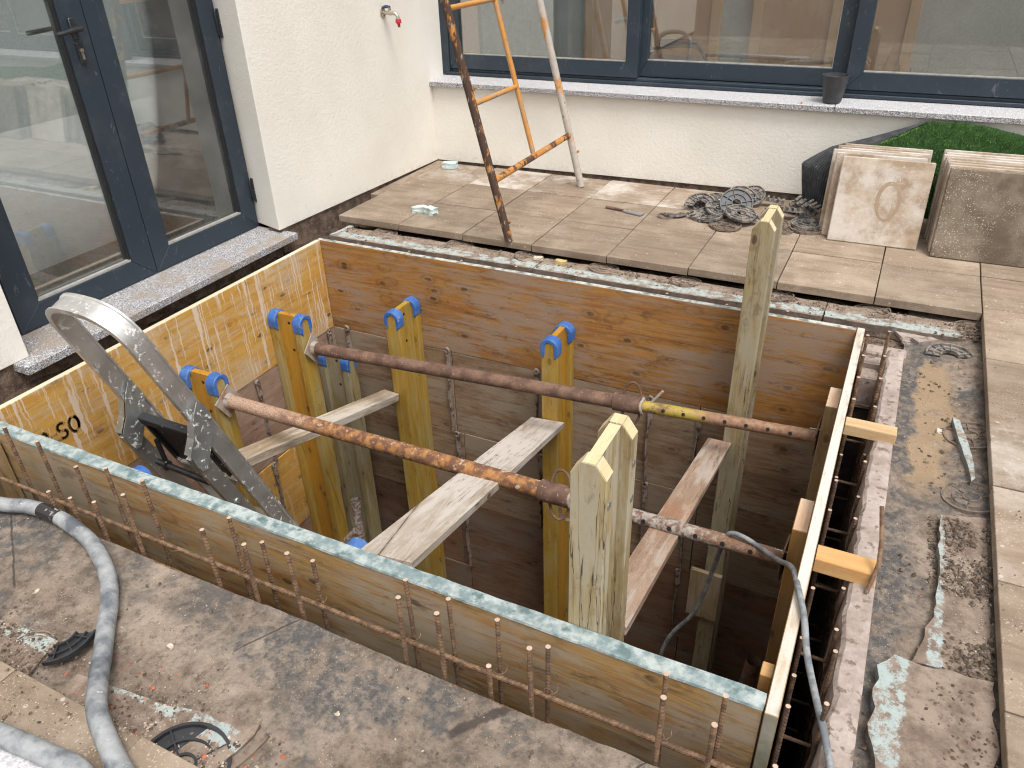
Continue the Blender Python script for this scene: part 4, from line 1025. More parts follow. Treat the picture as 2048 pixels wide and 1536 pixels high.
# ------------------------------------------------------------------ steel props
def prop(label, a, c, f_col, m_out, m_in, plate_rot, pin_dir, full_in=None):
    a, c = Vector(a), Vector(c); u = (c - a).normalized(); L = (c - a).length
    root = thing('steel_prop', label, 'prop', a, 'telescopic steel props across the pit')
    P = lambda s_, off=Vector((0, 0, 0)): a + u * s_ + off
    lc = L * f_col
    sd = u.cross(Vector((0, 0, 1))).normalized(); up = sd.cross(u).normalized()
    b = MB(); b.tube([P(0.004 + (lc + 0.02) * i / 8) for i in range(9)], 0.0305, 28)
    b.build('outer_tube', m_out, root)
    b = MB(); b.tube([P(0.003), P(0.03)], [0.037, 0.031], 24); b.build('weld_socket', M['rust_plate'], root)
    b = MB(); b.tube([P(lc + (L - lc - 0.004) * i / 8) for i in range(9)], 0.0245, 22)
    b.build('inner_tube', m_in, root)
    for i in range(7):
        s_ = lc + 0.20 + i * (L - lc - 0.26) / 6.5
        b = MB(); hv = (up * 0.35 - Vector((0, 1, 0)) + u * Vector((0, 1, 0)).dot(u)).normalized()
        b.tube([P(s_, hv * 0.0238), P(s_, hv * 0.0250)], 0.0078, 12); b.build('pin_hole', M['gasket'], root)
    b = MB(); b.tube([P(lc - 0.015), P(lc - 0.012), P(lc + 0.10), P(lc + 0.103)], [0.034, 0.0385, 0.0385, 0.034], 26)
    b.build('collar', M['rust_brown'], root)
    b = MB(); b.tube([P(lc + 0.108 + 0.003 * math.cos(k), (up * math.cos(k * math.pi / 9) + sd * math.sin(k * math.pi / 9)) * 0.033) for k in range(18)], 0.0065, 8, closed=True)
    b.build('ring', M['rust_plate'], root)
    for sgn in (1, -1):
        b = MB(); hh = (up * 1.0 + sd * -0.25).normalized()
        pts = [P(lc + 0.062 + 0.037 * math.cos(R(t)), hh * sgn * (0.030 + 0.064 * math.sin(R(t)))) for t in range(0, 181, 15)]
        b.tube(pts, 0.0055, 8); b.build('handle', M['rust_brown'], root)
    if pin_dir:
        pd = Vector(pin_dir).normalized(); b = MB(); c0 = P(lc + 0.128)
        b.tube([c0 - pd * 0.045, c0 + pd * 0.10], 0.006, 8); b.build('pin', M['rust_plate'], root)
    else:
        b = MB(); c0 = P(lc + 0.115)
        b.tube([c0 + up * -0.02 + u * 0.01, c0 + up * -0.07 + u * 0.01, c0 + up * -0.098 - u * 0.008, c0 + up * -0.105 - u * 0.03, c0 + up * -0.09 - u * 0.052, c0 + up * -0.06 - u * 0.058], 0.0065, 8); b.build('pin', M['rust_plate'], root)
    for (pt, dr, rot, w) in ((a, -1, plate_rot[0], 0.055), (c, 1, plate_rot[1], 0.055)):
        q = Matrix.Rotation(R(rot), 4, u)
        e1 = (q @ up) * w; e2 = (q @ sd) * w
        b = MB(); vs0 = []; vs1 = []
        for (i, j) in ((1, 1), (-1, 1), (-1, -1), (1, -1)):
            bend = u * (-0.006 * dr if j > 0 else 0)
            vs0.append(b.bm.verts.new(pt + e1 * i + e2 * j + bend)); vs1.append(b.bm.verts.new(pt + e1 * i + e2 * j - u * dr * 0.006 + bend))
        b.bm.faces.new(vs0); b.bm.faces.new(vs1[::-1])
        for i in range(4): b.bm.faces.new((vs0[i], vs1[i], vs1[(i + 1) % 4], vs0[(i + 1) % 4]))
        b.build('end_plate', M['rust_plate'] if dr < 0 else M['rust_brown'], root, bevel=0.001)
        for (i, j) in ((1, 0.1), (-0.9, -0.2)):
            b = MB(); h0 = pt + e1 * i * 0.75 + e2 * j
            b.tube([h0 - u * dr * -0.004, h0 - u * dr * 0.035], 0.0016, 6); b.build('nail', M['pins'], root)
    return root
prop('brown rusty steel prop on the far side, with a yellow painted end', (XL + 0.204, -0.766, -0.388), (XR - 0.046, -0.688, -0.303), 0.665, M['rust_brown'], M['rust_yellow'], (38, 8), (0.55, 0.15, 0.8))
prop('orange rusted steel prop on the near side, with a flaking grey end', (XL + 0.204, -1.342, -0.362), (XR - 0.046, -1.415, -0.290), 0.652, M['rust_orange'], M['rust_pale'], (30, 12), None)

# ------------------------------------------------------------------ stepladder
LD = thing('stepladder', 'folded aluminium stepladder with hooped handrail leaning inside the pit', 'ladder', (0.515, -1.0, -2.4))
S = Vector((0, 0.357, -0.934)).normalized(); Dn = Vector((0, 0.934, 0.357)).normalized()
LX, RX = 0.352, 0.690
PT = Vector((0.5, -1.893, 0.245))
def lp(x, s_, d=0.0): return Vector((x, PT.y, PT.z)) + S * s_ + Dn * d
dep = 0.073 / 2
sec = [(-dep, -0.011), (-dep + 0.007, -0.011), (-dep + 0.010, -0.006), (dep - 0.010, -0.006), (dep - 0.007, -0.011), (dep, -0.011), (dep, 0.011), (dep - 0.007, 0.011), (dep - 0.010, 0.005), (-dep + 0.010, 0.005), (-dep + 0.007, 0.011), (-dep, 0.011)]
path = []; cx = (LX + RX) / 2; hw = (RX - LX) / 2
path.append(lp(RX, 2.78))
path += [lp(RX, s_) for s_ in (2.0, 1.2, 0.6, 0.3, 0.12, 0.03)]
for t in range(8, 180, 8):
    a = R(t); ex = math.copysign(abs(math.cos(a)) ** 0.72, math.cos(a)); ez = abs(math.sin(a)) ** 0.72
    path.append(lp(cx + hw * ex, -0.16 * ez))
path += [lp(LX, s_) for s_ in (0.03, 0.12, 0.3, 0.6, 1.2, 2.0, 2.78)]
b = MB(); b.sweep(path, [Dn] * len(path), sec)
bm_ = b.bm
ob = b.build('hoop_rail', M['alu'], LD)
# steps between the front stiles
for k in range(5):
    s_ = 0.78 + 0.42 * k
    b = MB(); c0 = lp(cx, s_); mt = Matrix.Translation(c0)
    b.box(-hw + 0.012, hw - 0.012, -0.045, 0.045, -0.014, 0.014, mat=mt); b.build('step', M['alu_dark'], LD, bevel=0.004)
# black platform (folded up) with splattered front edge
b = MB(); mt = Matrix(((1, 0, 0, cx), (0, Dn.y, -S.y, 0), (0, Dn.z, -S.z, 0), (0, 0, 0, 1)))
pm = Matrix(((1, 0, 0, cx), (0, S.y, Dn.y, PT.y), (0, S.z, Dn.z, PT.z), (0, 0, 0, 1)))
b.box(-hw + 0.018, hw - 0.018, 0.462, 0.735, -0.030, -0.020, mat=pm)
b.box(-hw + 0.016, hw - 0.016, 0.440, 0.478, -0.048, -0.014, mat=pm)
b.box(-hw + 0.018, -hw + 0.03, 0.478, 0.72, -0.045, -0.030, mat=pm); b.box(hw - 0.03, hw - 0.018, 0.478, 0.72, -0.045, -0.030, mat=pm)
b.build('platform', M['rail_black'], LD, bevel=0.003)
# rear legs, nearly parallel to the front rails
for x in (LX - 0.004, RX + 0.004):
    b = MB(); d0 = -0.098
    w_ = 0.031
    b.sweep([lp(x, 0.46, d0 - 0.004), lp(x, 0.9, d0), lp(x, 1.7, d0 + 0.006), lp(x, 2.62, d0 + 0.01)], [Dn] * 4, [(-w_, -0.012), (w_, -0.012), (w_, 0.012), (-w_, 0.012)])
    b.build('rear_leg', M['alu_dark'], LD, bevel=0.0)
    b = MB()
    sg = 1 if x > 0.5 else -1
    outl = [(0.30, 0.020), (0.325, 0.034), (0.37, 0.036), (0.43, 0.018), (0.50, -0.055), (0.545, -0.105), (0.535, -0.128), (0.50, -0.132), (0.44, -0.126), (0.40, -0.075), (0.33, -0.02)]
    xs = (x + 0.0185 if sg > 0 else x - 0.0185)
    ring0 = [b.bm.verts.new(lp(xs, s_, d_)) for (s_, d_) in outl]; ring1 = [b.bm.verts.new(lp(xs + 0.0035 * sg, s_, d_)) for (s_, d_) in outl]
    b.bm.faces.new(ring0); b.bm.faces.new(ring1[::-1])
    for i in range(len(outl)): b.bm.faces.new((ring0[i], ring0[(i + 1) % len(outl)], ring1[(i + 1) % len(outl)], ring1[i]))
    b2 = MB()
    if sg < 0:
        xs2 = x + 0.0185
        r0 = [b2.bm.verts.new(lp(xs2, s_, d_)) for (s_, d_) in outl]; r1 = [b2.bm.verts.new(lp(xs2 + 0.0035, s_, d_)) for (s_, d_) in outl]
        b2.bm.faces.new(r0); b2.bm.faces.new(r1[::-1])
        for i in range(len(outl)): b2.bm.faces.new((r0[i], r0[(i + 1) % len(outl)], r1[(i + 1) % len(outl)], r1[i]))
        b2.build('bracket_plate', M['zinc'], LD)
    # folded lip along the rear edge
    for (i0, i1) in ((8, 9), (9, 10)):
        s0, d0_ = outl[i0]; s1, d1_ = outl[i1]
        vs = [b.bm.verts.new(p) for p in (lp(xs, s0, d0_), lp(xs, s1, d1_), lp(xs - 0.03 * sg, s1, d1_), lp(xs - 0.03 * sg, s0, d0_))]
        b.bm.faces.new(vs)
    b.build('hinge_bracket', M['zinc'], LD, recalc=True)
    for (s_, d_) in ((0.345, 0.012), (0.395, 0.020), (0.50, -0.105)):
        b = MB(); xr = xs + 0.0035 * sg if sg > 0 else x + 0.022
        b.tube([lp(xr, s_, d_), lp(xr + 0.003, s_, d_), lp(xr + 0.0032, s_, d_)], [0.006, 0.005, 0.002], 10); b.build('rivet', M['zinc'], LD)
b = MB(); b.tube([lp(LX - 0.01, 0.665, -0.10), lp(RX - 0.0, 0.705, -0.10)], 0.0125, 14); b.build('cross_bar', M['black_plastic'], LD)
b = MB(); b.tube([lp(LX + 0.055, 0.672, -0.10), lp(LX + 0.062, 0.672, -0.10)], 0.021, 16)
b.tube([lp(LX + 0.058, 0.672, -0.10), lp(LX + 0.05, 0.55, -0.06)], 0.010, 10); b.build('locking_lever', M['rail_black'], LD)
b = MB(); b.tube([lp(RX + 0.015, 0.79, -0.10), lp(RX + 0.021, 0.79, -0.10)], [0.012, 0.010], 14); b.build('tube_end', M['zinc'], LD)
for x in (LX, RX):
    b = MB(); b.box(x - 0.016, x + 0.016, -0.045, 0.045, -0.03, 0.03, mat=Matrix.Translation(lp(x, 2.79))); b.build('rubber_foot', M['black_plastic'], LD, bevel=0.004)

# ------------------------------------------------------------------ pipe stub in the pit, paper/board bits
pv = thing('steel_stand', 'rusty tubular steel stand deep in the pit, open pipe end upwards', 'stand', (0.845, -1.2, -2.4))
b = MB(); b.tube([(0.856, -1.2, -0.86), (0.852, -1.2, -0.96), (0.848, -1.2, -1.10), (0.84, -1.2, -2.4)], 0.021, 14, cap=False); b.tube([(0.856, -1.2, -0.858), (0.8555, -1.2, -0.872)], 0.024, 14, cap=False)
b.build('tube', M['rust_pale'], pv)
b = MB(); b.tube([(0.852, -1.2, -1.02), (0.70, -1.26, -1.22), (0.60, -1.3, -2.4)], 0.018, 10); b.build('brace', M['rust_pale'], pv)
b = MB(); b.tube([(2.662, -1.0, -1.245), (2.658, -1.0, -1.30), (2.652, -1.0, -1.42), (2.645, -1.0, -2.5)], [0.030, 0.030, 0.034, 0.034], 16, cap=False)
tag(b.build('steel_pipe', M['rust_brown'], loc=(2.65, -1.0, -2.5)), 'open rusty pipe end standing in the dark right corner of the pit', 'pipe')

# ------------------------------------------------------------------ reinforcing bars
def rebar_mesh(L, Lrib=0.5, r=0.0054, mat='rebar'):
    b = MB(); pts = []; rs = []; z = 0.0; i = 0
    while z > -Lrib:
        pts.append((0, 0, z)); rs.append(r if i % 2 else r * 1.17); z -= 0.0055; i += 1
    pts.append((0, 0, -L)); rs.append(r)
    seg = 8; rings = []
    for p, q in zip(pts, rs):
        rings.append([b.bm.verts.new((p[0] + q * math.cos(k * 2 * math.pi / seg), p[1] + q * math.sin(k * 2 * math.pi / seg), p[2] + (0.004 * math.sin(k * 2 * math.pi / seg) if -L + 0.1 < p[2] < -0.004 else 0))) for k in range(seg)])
    for A, B in zip(rings, rings[1:]):
        for k in range(seg): b.bm.faces.new((A[k], A[(k + 1) % seg], B[(k + 1) % seg], B[k]))
    f = b.bm.faces.new(rings[0][::-1]); f.material_index = 1
    bmesh.ops.recalc_face_normals(b.bm, faces=b.bm.faces)
    me = bpy.data.meshes.new('rebar'); b.bm.to_mesh(me); b.bm.free()
    me.materials.append(M[mat]); me.materials.append(M['rebar_cut'])
    return me
RB = rebar_mesh(2.35)
RB2 = rebar_mesh(2.35, 0.3, 0.0046, 'rebar_shaded')
def bar(x, y, z, label, group, rx=0, ry=0, me=RB, rz=None):
    o = bpy.data.objects.new('rebar', me); col.objects.link(o)
    o.location = (x, y, z); o.rotation_euler = (R(rx), R(ry), random.uniform(0, 6) if rz is None else rz)
    return tag(o, label, 'rebar', group)
out_row = [(0.753, .021), (0.851, .030), (0.961, .053), (1.108, .129), (1.386, .109), (1.527, .114), (1.668, .140), (1.981, .132), (2.080, .127), (2.202, .020), (2.302, .127), (2.585, .131), (2.685, .108)]
in_row = [(0.45, .10), (0.60, .09), (0.751, .041), (0.899, .082), (1.049, .085), (1.368, .063), (1.470, .015), (1.639, .016), (1.928, .071), (2.045, .059), (2.173, .049), (2.299, .022), (2.565, .073), (2.687, .072)]
for i, (x, z) in enumerate(out_row):
    bar(x, -2.362, z, 'rusty ribbed bar at the muddy slab edge, %s from the left in its row' % ORD[i], 'rebar row at the slab edge', random.uniform(-1.0, 0.5), random.uniform(-1.2, 1.2))
for i, (x, z) in enumerate(in_row):
    bar(x, -2.262, z, 'rusty ribbed bar behind the long horizontal bar, %s from the left in its row' % ORD[i], 'rebar row next to the near formwork', random.uniform(-0.5, 0.5), random.uniform(-1.0, 1.0))
HB = rebar_mesh(3.1, 3.0, 0.0060)
HB2 = rebar_mesh(3.1, 0.1, 0.006)
def hbar(x, y, z, label, grp, rx, ry, me): 
    return bar(x, y, z, label, grp, rx, ry, me, 0)
hbar(2.88, -2.285, -0.118, 'long horizontal ribbed bar running outside the near formwork, the topmost one', None, 0, 90.0, HB)
hbar(2.86, -2.374, -0.088, 'thin rusty horizontal bar along the edge of the muddy slab', None, 0, 90, HB)
for z in (-0.33, -0.55, -0.78, -1.0, -1.25, -1.5):
    hbar(2.88, -2.285, z, 'horizontal bar down in the near gap, %s below the topmost one' % ORD[(-0.33, -0.55, -0.78, -1.0, -1.25, -1.5).index(z)], 'deep horizontal bars in the near gap', 0, 90, HB2)
for k in range(19):
    y = -0.504 - 0.142 * k
    z = (0.060, 0.048, 0.035, 0.030)[k] if k < 4 else (0.04 if k in (12, 13) else random.choice((-0.06, -0.03, -0.09, 0.0)))
    if -1.08 < y < -0.98 or -1.73 < y < -1.64: z = -0.10
    bar(2.803, y, z, 'rusty ribbed bar beside the right formwork, %s from the far end of the gap' % ORD[k], 'rebar row beside the right formwork', random.uniform(-.6, .6), 0, RB2 if k > 3 else RB)
    z = (0.075, 0.045, 0.030, 0.0)[k] if k < 4 else (0.05 if k in (11, 12) else random.choice((-0.04, -0.02, -0.06, -0.03)))
    if -1.08 < y < -0.98 or -1.73 < y < -1.64: z = -0.10
    bar(2.871, y + 0.03, z, 'rusty ribbed bar beside the pink upstand, %s from the far end of the gap' % ORD[k], 'rebar row beside the pink upstand', random.uniform(-.6, .6), 0, RB2 if k > 3 else RB)
SB = rebar_mesh(0.062, 0.06, 0.0042, 'rebar_shaded'); HB3 = rebar_mesh(3.2, 3.1, 0.0044, 'rebar_shaded')
for k in range(11):
    for z, q in ((-0.17, 'topmost'), (-0.55, 'middle'), (-1.0, 'lowest')):
        bar(2.868, -0.62 - 0.25 * k - (0.08 if z < -0.5 else 0), z, 'cross bar in the %s layer of the right gap, %s from its far end' % (q, ORD[k]), 'short cross bars in the right gap', 0, 90, SB, 0)
for z, q in ((-0.163, 'topmost'), (-0.543, 'middle'), (-0.993, 'lowest')):
    for x, r_ in ((2.817, 'formwork'), (2.860, 'pink upstand')):
        bar(x, -0.50, z, '%s long lengthwise bar in the right gap, on the %s side' % (q, r_), 'lengthwise bars in the right gap', 90, 0, HB3, 0)
b = MB(); b.tube([(2.922, -1.745, -0.03), (2.935, -1.70, 0.03), (2.930, -1.66, 0.075), (2.915, -1.60, 0.13)], 0.0055, 8)
tag(b.build('rebar', M['rebar'], loc=(2.92, -1.74, -.03)), 'bent thin bar sticking up at the end of the orange spacer block', 'rebar')
for i, (x, z) in enumerate(((0.339, -.02), (0.655, -.012), (0.957, -.015), (1.254, .0), (1.557, .004), (1.985, -.01), (2.245, -.015), (2.491, 0.0))):
    bar(x, -0.282, z, 'rebar tip poking out behind the far formwork, %s from the left' % ORD[i], 'rebar tips behind the far formwork', 0, 0)
for i, (y, z) in enumerate(((-0.437, -.03), (-0.72, -.05), (-1.163, -.045), (-1.23, -.03), (-1.55, -.05), (-1.831, -.03))):
    bar(0.085, y, z, 'rebar tip in the soil beside the door sill, %s from the far corner' % ORD[i], 'rebar tips beside the door sill', 0, 0)
# tie wire curls
for i, (x, y, z) in enumerate(((1.05, -2.275, -0.12), (0.90, -2.275, -0.12), (1.93, -2.275, -0.115), (2.17, -2.275, -0.112), (2.30, -2.275, -0.112), (2.565, -2.275, -0.112), (1.64, -2.275, -0.116), (1.37, -2.275, -0.118))):
    b = MB(); b.tube([(x + 0.014 * math.cos(t * 0.9) + 0.002 * t, y + 0.012 * math.sin(t * 0.9), z + 0.004 * t - 0.015) for t in range(9)], 0.0012, 5)
    tag(b.build('tie_wire', M['rebar'], loc=(x, y, z)), 'tie wire curl on the near horizontal bar, %s from the left' % ORD[sorted((1.05, .90, 1.93, 2.17, 2.30, 2.565, 1.64, 1.37)).index(x)], 'wire', 'tie wire curls on the near bars')

# ------------------------------------------------------------------ insulation boards and far strip layers
def slabby(name, outline, z0, z1, mat, label, cat, group=None, ragged=0.006, seed=0, bev=0.002):
    pts = []
    n = len(outline)
    for i in range(n):
        p, q = Vector(outline[i]), Vector(outline[(i + 1) % n]); L = (q - p).length; k = max(1, int(L / 0.022))
        nn = Vector((-(q - p).y, (q - p).x)).normalized()
        for j in range(k):
            t = p.lerp(q, j / k)
            pts.append(t + nn * (fbm(t.x * 22 + seed, t.y * 22, seed) * ragged))
    b = MB()
    v0 = [b.bm.verts.new((p.x, p.y, z0)) for p in pts]; v1 = [b.bm.verts.new((p.x, p.y, z1 + fbm(p.x * 9, p.y * 9, 3) * 0.002)) for p in pts]
    b.bm.faces.new(v1); b.bm.faces.new(v0[::-1]); m = len(pts)
    for i in range(m): b.bm.faces.new((v0[i], v0[(i + 1) % m], v1[(i + 1) % m], v1[i]))
    bmesh.ops.triangulate(b.bm, faces=[f for f in b.bm.faces if len(f.verts) > 4])
    c = sum((p for p in pts), Vector((0, 0))) / m
    o = b.build(name, mat, loc=(c.x, c.y, z0))
    return tag(o, label, cat, group)
slabby('insulation_board', [(0.075, -0.172), (1.285, -0.168), (1.285, -0.02), (0.075, -0.02)], -0.085, -0.050, M['xps'], 'pale blue insulation strip under the terrace edge, left length', 'insulation')
slabby('insulation_board', [(1.290, -0.170), (2.62, -0.170), (2.62, -0.02), (1.290, -0.02)], -0.085, -0.051, M['xps'], 'pale blue insulation strip under the terrace edge, middle length behind the tall beam', 'insulation')
slabby('insulation_board', [(2.625, -0.168), (3.15, -0.160), (3.15, -0.02), (2.625, -0.02)], -0.085, -0.052, M['xps'], 'pale blue insulation strip under the terrace edge, short right length', 'insulation')
slabby('membrane_strip', [(0.05, -0.225), (1.7, -0.222), (3.16, -0.205), (3.16, -0.15), (0.05, -0.15)], -0.10, -0.083, M['soil'], 'dirty dark board edge between the blue insulation and the far formwork', 'board', ragged=0.01, seed=3)
slabby('insulation_board', [(0.06, -0.165), (0.085, -0.165), (0.10, 0.0), (0.075, 0.0)], -0.06, -0.047, M['xps_blue'], 'clean pale blue insulation sliver at the left end of the terrace edge', 'insulation')
slabby('insulation_board', [(3.085, -1.335), (3.195, -1.30), (3.195, -1.885), (3.035, -1.905), (3.072, -1.74), (3.082, -1.60)], -0.085, -0.047, M['xps_r2'], 'muddy insulation board beside the right paving, the further of two', 'insulation', ragged=0.008, seed=1)
slabby('insulation_board', [(2.998, -1.905), (3.03, -1.912), (3.195, -1.895), (3.195, -3.4), (2.975, -3.4), (2.985, -2.22), (2.968, -2.14), (2.963, -2.02), (2.972, -1.955)], -0.085, -0.040, M['xps_r'], 'muddy insulation board beside the right paving, the nearer of two', 'insulation', ragged=0.01, seed=2)
slabby('insulation_board', [(3.108, -0.79), (3.128, -0.80), (3.152, -0.92), (3.168, -1.04), (3.170, -1.12), (3.160, -1.14), (3.150, -1.05), (3.126, -0.92)], -0.085, -0.045, M['xps_blue'], 'thin clean curved strip of blue insulation beside the puddle', 'insulation', ragged=0.002)
slabby('insulation_board', [(0.4, -2.735), (1.20, -2.690), (1.225, -2.80), (0.4, -2.80)], -0.085, -0.046, M['xps_l'], 'muddy insulation board under the hose, left of the black pedestal piece', 'insulation', ragged=0.01, seed=4)
slabby('insulation_board', [(1.33, -2.735), (1.55, -2.712), (1.805, -2.655), (1.79, -2.80), (1.33, -2.80)], -0.085, -0.044, M['xps_l'], 'muddy insulation board with pale blue edge right of the hose', 'insulation', ragged=0.01, seed=5)
slabby('timber_offcut', [(1.806, -2.66), (1.835, -2.665), (1.815, -2.80), (1.79, -2.80)], -0.08, -0.052, M['muddy_plastic'], 'dirty dark strip at the right end of the near insulation board', 'strip', ragged=0.003)

# ------------------------------------------------------------------ debris
def crumbs(name, regions, count, s0, s1, mat, zf, seed, label):
    rnd = random.Random(seed); vs = []; fs = []
    for _ in range(count):
        x0, x1, y0, y1, wgt = regions[rnd.choices(range(len(regions)), [r_[4] for r_ in regions])[0]]
        x, y = rnd.uniform(x0, x1), rnd.uniform(y0, y1)
        if fbm(x * 6, y * 6, seed) < rnd.uniform(-0.35, 0.25): continue
        s_ = s0 * (s1 / s0) ** (rnd.random() ** 2.2)
        z = zf(x, y) + s_ * 0.25; k = len(vs)
        q = [(1, 0, 0), (-1, 0, 0), (0, 1, 0), (0, -1, 0), (0, 0, .7), (0, 0, -.7)]
        a = rnd.uniform(0, 6.28); ca, sa = math.cos(a), math.sin(a)
        for (p0, p1, p2) in q:
            j = lambda: rnd.uniform(0.6, 1.25) * s_
            X, Y_, Z = p0 * j() + rnd.uniform(-.2, .2) * s_, p1 * j() * 0.75 + rnd.uniform(-.2, .2) * s_, p2 * j()
            vs.append((x + X * ca - Y_ * sa, y + X * sa + Y_ * ca, z + Z))
        for t in ((0, 2, 4), (2, 1, 4), (1, 3, 4), (3, 0, 4), (2, 0, 5), (1, 2, 5), (3, 1, 5), (0, 3, 5)):
            fs.append(tuple(k + i for i in t))
    me = bpy.data.meshes.new(name); me.from_pydata(vs, [], fs); me.materials.append(mat)
    o = bpy.data.objects.new(name, me); col.objects.link(o)
    return tag(o, label, None, None, 'stuff')
def zf_all(x, y):
    if 0 < x < 3.2 and y > 0: return 0.0
    if x >= 3.2: return 0.0
    if y > -0.33 and x > 0.08: return -0.050 if -0.17 < y < -0.02 else -0.088
    if x < 0.125 and y > -2.2: return -0.115
    if y < -2.80 and x < 2.9: return 0.0
    if x > 2.94:
        if (y < -1.93 and x > 3.0) or (-1.9 < y < -1.34 and x > 3.09): return -0.045
        return GZ
    if y < -2.70 and x < 1.8: return -0.045
    return GZ + 0.008
near_r = [(0.4, 2.6, -2.80, -2.70, 5), (0.9, 2.9, -2.95, -2.62, 3.0), (0.5, 2.88, -2.9, -2.40, 1.4)]
right_r = [(3.12, 3.2, -3.0, -0.02, 5), (2.95, 3.2, -3.0, -0.05, 1.5), (3.06, 3.2, -2.5, -1.3, 5)]
far_r = [(0.06, 3.15, -0.315, -0.24, 5), (0.08, 3.15, -0.10, -0.005, 4), (0.06, 3.15, -0.32, 0, 2)]
left_r = [(-0.05, 0.12, -2.1, 0.0, 1)]
crumbs('pale_gravel', near_r, 6500, 0.001, 0.0045, M['stone'], zf_all, 1, 'pale crumbs scattered over the muddy slab')
crumbs('pale_gravel', right_r, 4200, 0.0008, 0.0035, M['stone'], zf_all, 2, 'pale crumbs scattered along the right paving edge')
crumbs('pale_gravel', far_r, 3600, 0.001, 0.0045, M['stone'], zf_all, 3, 'pale crumbs scattered in the strip below the terrace')
crumbs('soil_crumbs', near_r, 5200, 0.0015, 0.008, M['clod'], zf_all, 4, 'brown soil crumbs on the muddy slab')
crumbs('soil_crumbs', right_r, 9000, 0.0015, 0.011, M['clod'], zf_all, 5, 'brown soil crumbs along the right paving edge')
crumbs('soil_crumbs', far_r + left_r, 3600, 0.002, 0.009, M['clod'], zf_all, 6, 'brown soil crumbs in the strip below the terrace')
crumbs('paving_grit', [(0.0, 3.3, 0.02, 1.1, 1), (3.2, 3.5, -3, 1, 1), (1.5, 2.6, 0.45, 1.0, 1)], 1700, 0.0008, 0.0035, M['stone'], lambda x, y: 0.0, 8, 'pale grit scattered on the paving')
crumbs('soil_crumbs', [(1.4, 2.5, 0.5, 1.0, 3), (3.2, 3.3, -2, 0, 1)], 900, 0.001, 0.004, M['clod'], lambda x, y: 0.0, 9, 'dark grit around the heap of rings')
crumbs('brick_rubble', [(1.3, 2.3, -2.80, -2.60, 3), (1.6, 2.6, -2.95, -2.65, 2), (3.0, 3.2, -2.6, -1.6, 0.6)], 260, 0.003, 0.0085, M['brick'], zf_all, 10, 'small red brick fragments scattered on the muddy slab')
crumbs('sill_dust', [(-0.24, -0.0, -1.9, -0.37, 1)], 700, 0.0008, 0.0035, M['stone'], lambda x, y: 0.022, 11, 'pale grit on the granite door sill')

def lump(name, x, y, z, sx, sy, sz, mat, label, cat, seed, group=None, rz=0, edge=0.35):
    bm = bmesh.new(); bmesh.ops.create_cube(bm, size=2)
    bmesh.ops.subdivide_edges(bm, edges=bm.edges, cuts=2, use_grid_fill=True)
    for v in bm.verts:
        d = 1 + fbm(v.co.x * 1.3 + seed, v.co.y * 1.3, v.co.z * 1.3) * edge
        v.co = Vector((v.co.x * sx * d, v.co.y * sy * d, (v.co.z + 1) * sz * d))
    me = bpy.data.meshes.new(name); bm.to_mesh(me); bm.free(); me.materials.append(mat)
    o = bpy.data.objects.new(name, me); col.objects.link(o); o.location = (x, y, z); o.rotation_euler = (0, 0, rz)
    return tag(o, label, cat, group)
lump('foam_chunk', 0.405, 0.225, 0.0, 0.040, 0.022, 0.016, M['foam'], 'blue foam chunk on the terrace, left piece of the touching pair', 'foam chunk', 1, rz=0.4)
lump('foam_chunk', 0.482, 0.218, 0.0, 0.032, 0.024, 0.018, M['foam'], 'blue foam chunk on the terrace, right piece of the touching pair', 'foam chunk', 2, rz=-0.3)
lump('foam_chunk', 0.105, 1.07, 0.0, 0.050, 0.030, 0.017, M['foam'], 'blue foam chunk in the corner between the two cream walls', 'foam chunk', 3, rz=0.2, edge=0.15)
lump('foam_chunk', 0.36, -0.272, -0.09, 0.030, 0.014, 0.016, M['foam'], 'small blue foam chunk in the debris behind the far formwork', 'foam chunk', 4, rz=0.2)
lump('brick_chip', 1.392, -0.065, -0.05, 0.026, 0.014, 0.010, m_plain('yellow_chip', (0.50, 0.38, 0.16), 0.8), 'yellow block chip lying on the far insulation strip', 'chip', 5, rz=0.05, edge=0.1)
lump('stone', 1.265, -0.062, -0.05, 0.022, 0.013, 0.008, M['stone'], 'pink stone on the far insulation strip beside the yellow chip', 'stone', 6)
slabby('slate_piece', [(2.90, -0.162), (3.01, -0.150), (3.02, -0.178), (2.925, -0.205)], -0.08, -0.066, M['kerb'], 'flat grey slab fragment behind the far right corner of the formwork', 'stone', ragged=0.002)
slabby('slate_piece', [(2.965, -0.215), (3.03, -0.175), (3.055, -0.19), (2.99, -0.245)], -0.078, -0.058, M['kerb'], 'second flat grey slab fragment resting against the first', 'stone', ragged=0.002)
lump('stone', 2.945, -0.235, -0.08, 0.014, 0.016, 0.010, M['kerb'], 'pinkish pebble in front of the two slab fragments', 'stone', 8)
lump('stone', 3.075, -0.86, -0.072, 0.008, 0.011, 0.005, M['stone'], 'pale pebble by the tip of the curved blue strip', 'stone', 9)
slabby('slate_piece', [(3.045, -1.845), (3.082, -1.842), (3.098, -1.872), (3.052, -1.880)], -0.07, -0.054, M['kerb'], 'grey stone chip in front of the further muddy insulation board', 'stone', ragged=0.002)
for i, (x, y) in enumerate(((3.06, -0.27), (3.10, -0.235), (0.99, -2.60), (1.45, -2.58), (1.93, -2.56), (1.78, -2.60))):
    lump('stone', x, y, zf_all(x, y), random.uniform(.004, .008), random.uniform(.004, .006), .003, M['stone'], 'small pale pebble on the mud, ' + ('below the terrace corner, left', 'below the terrace corner, right', 'left of the hose loop', 'right of the hose, nearest it', 'second right of the hose', 'nearest the black ring')[i], 'stone', 20 + i, 'small pale pebbles on the mud', rz=i)

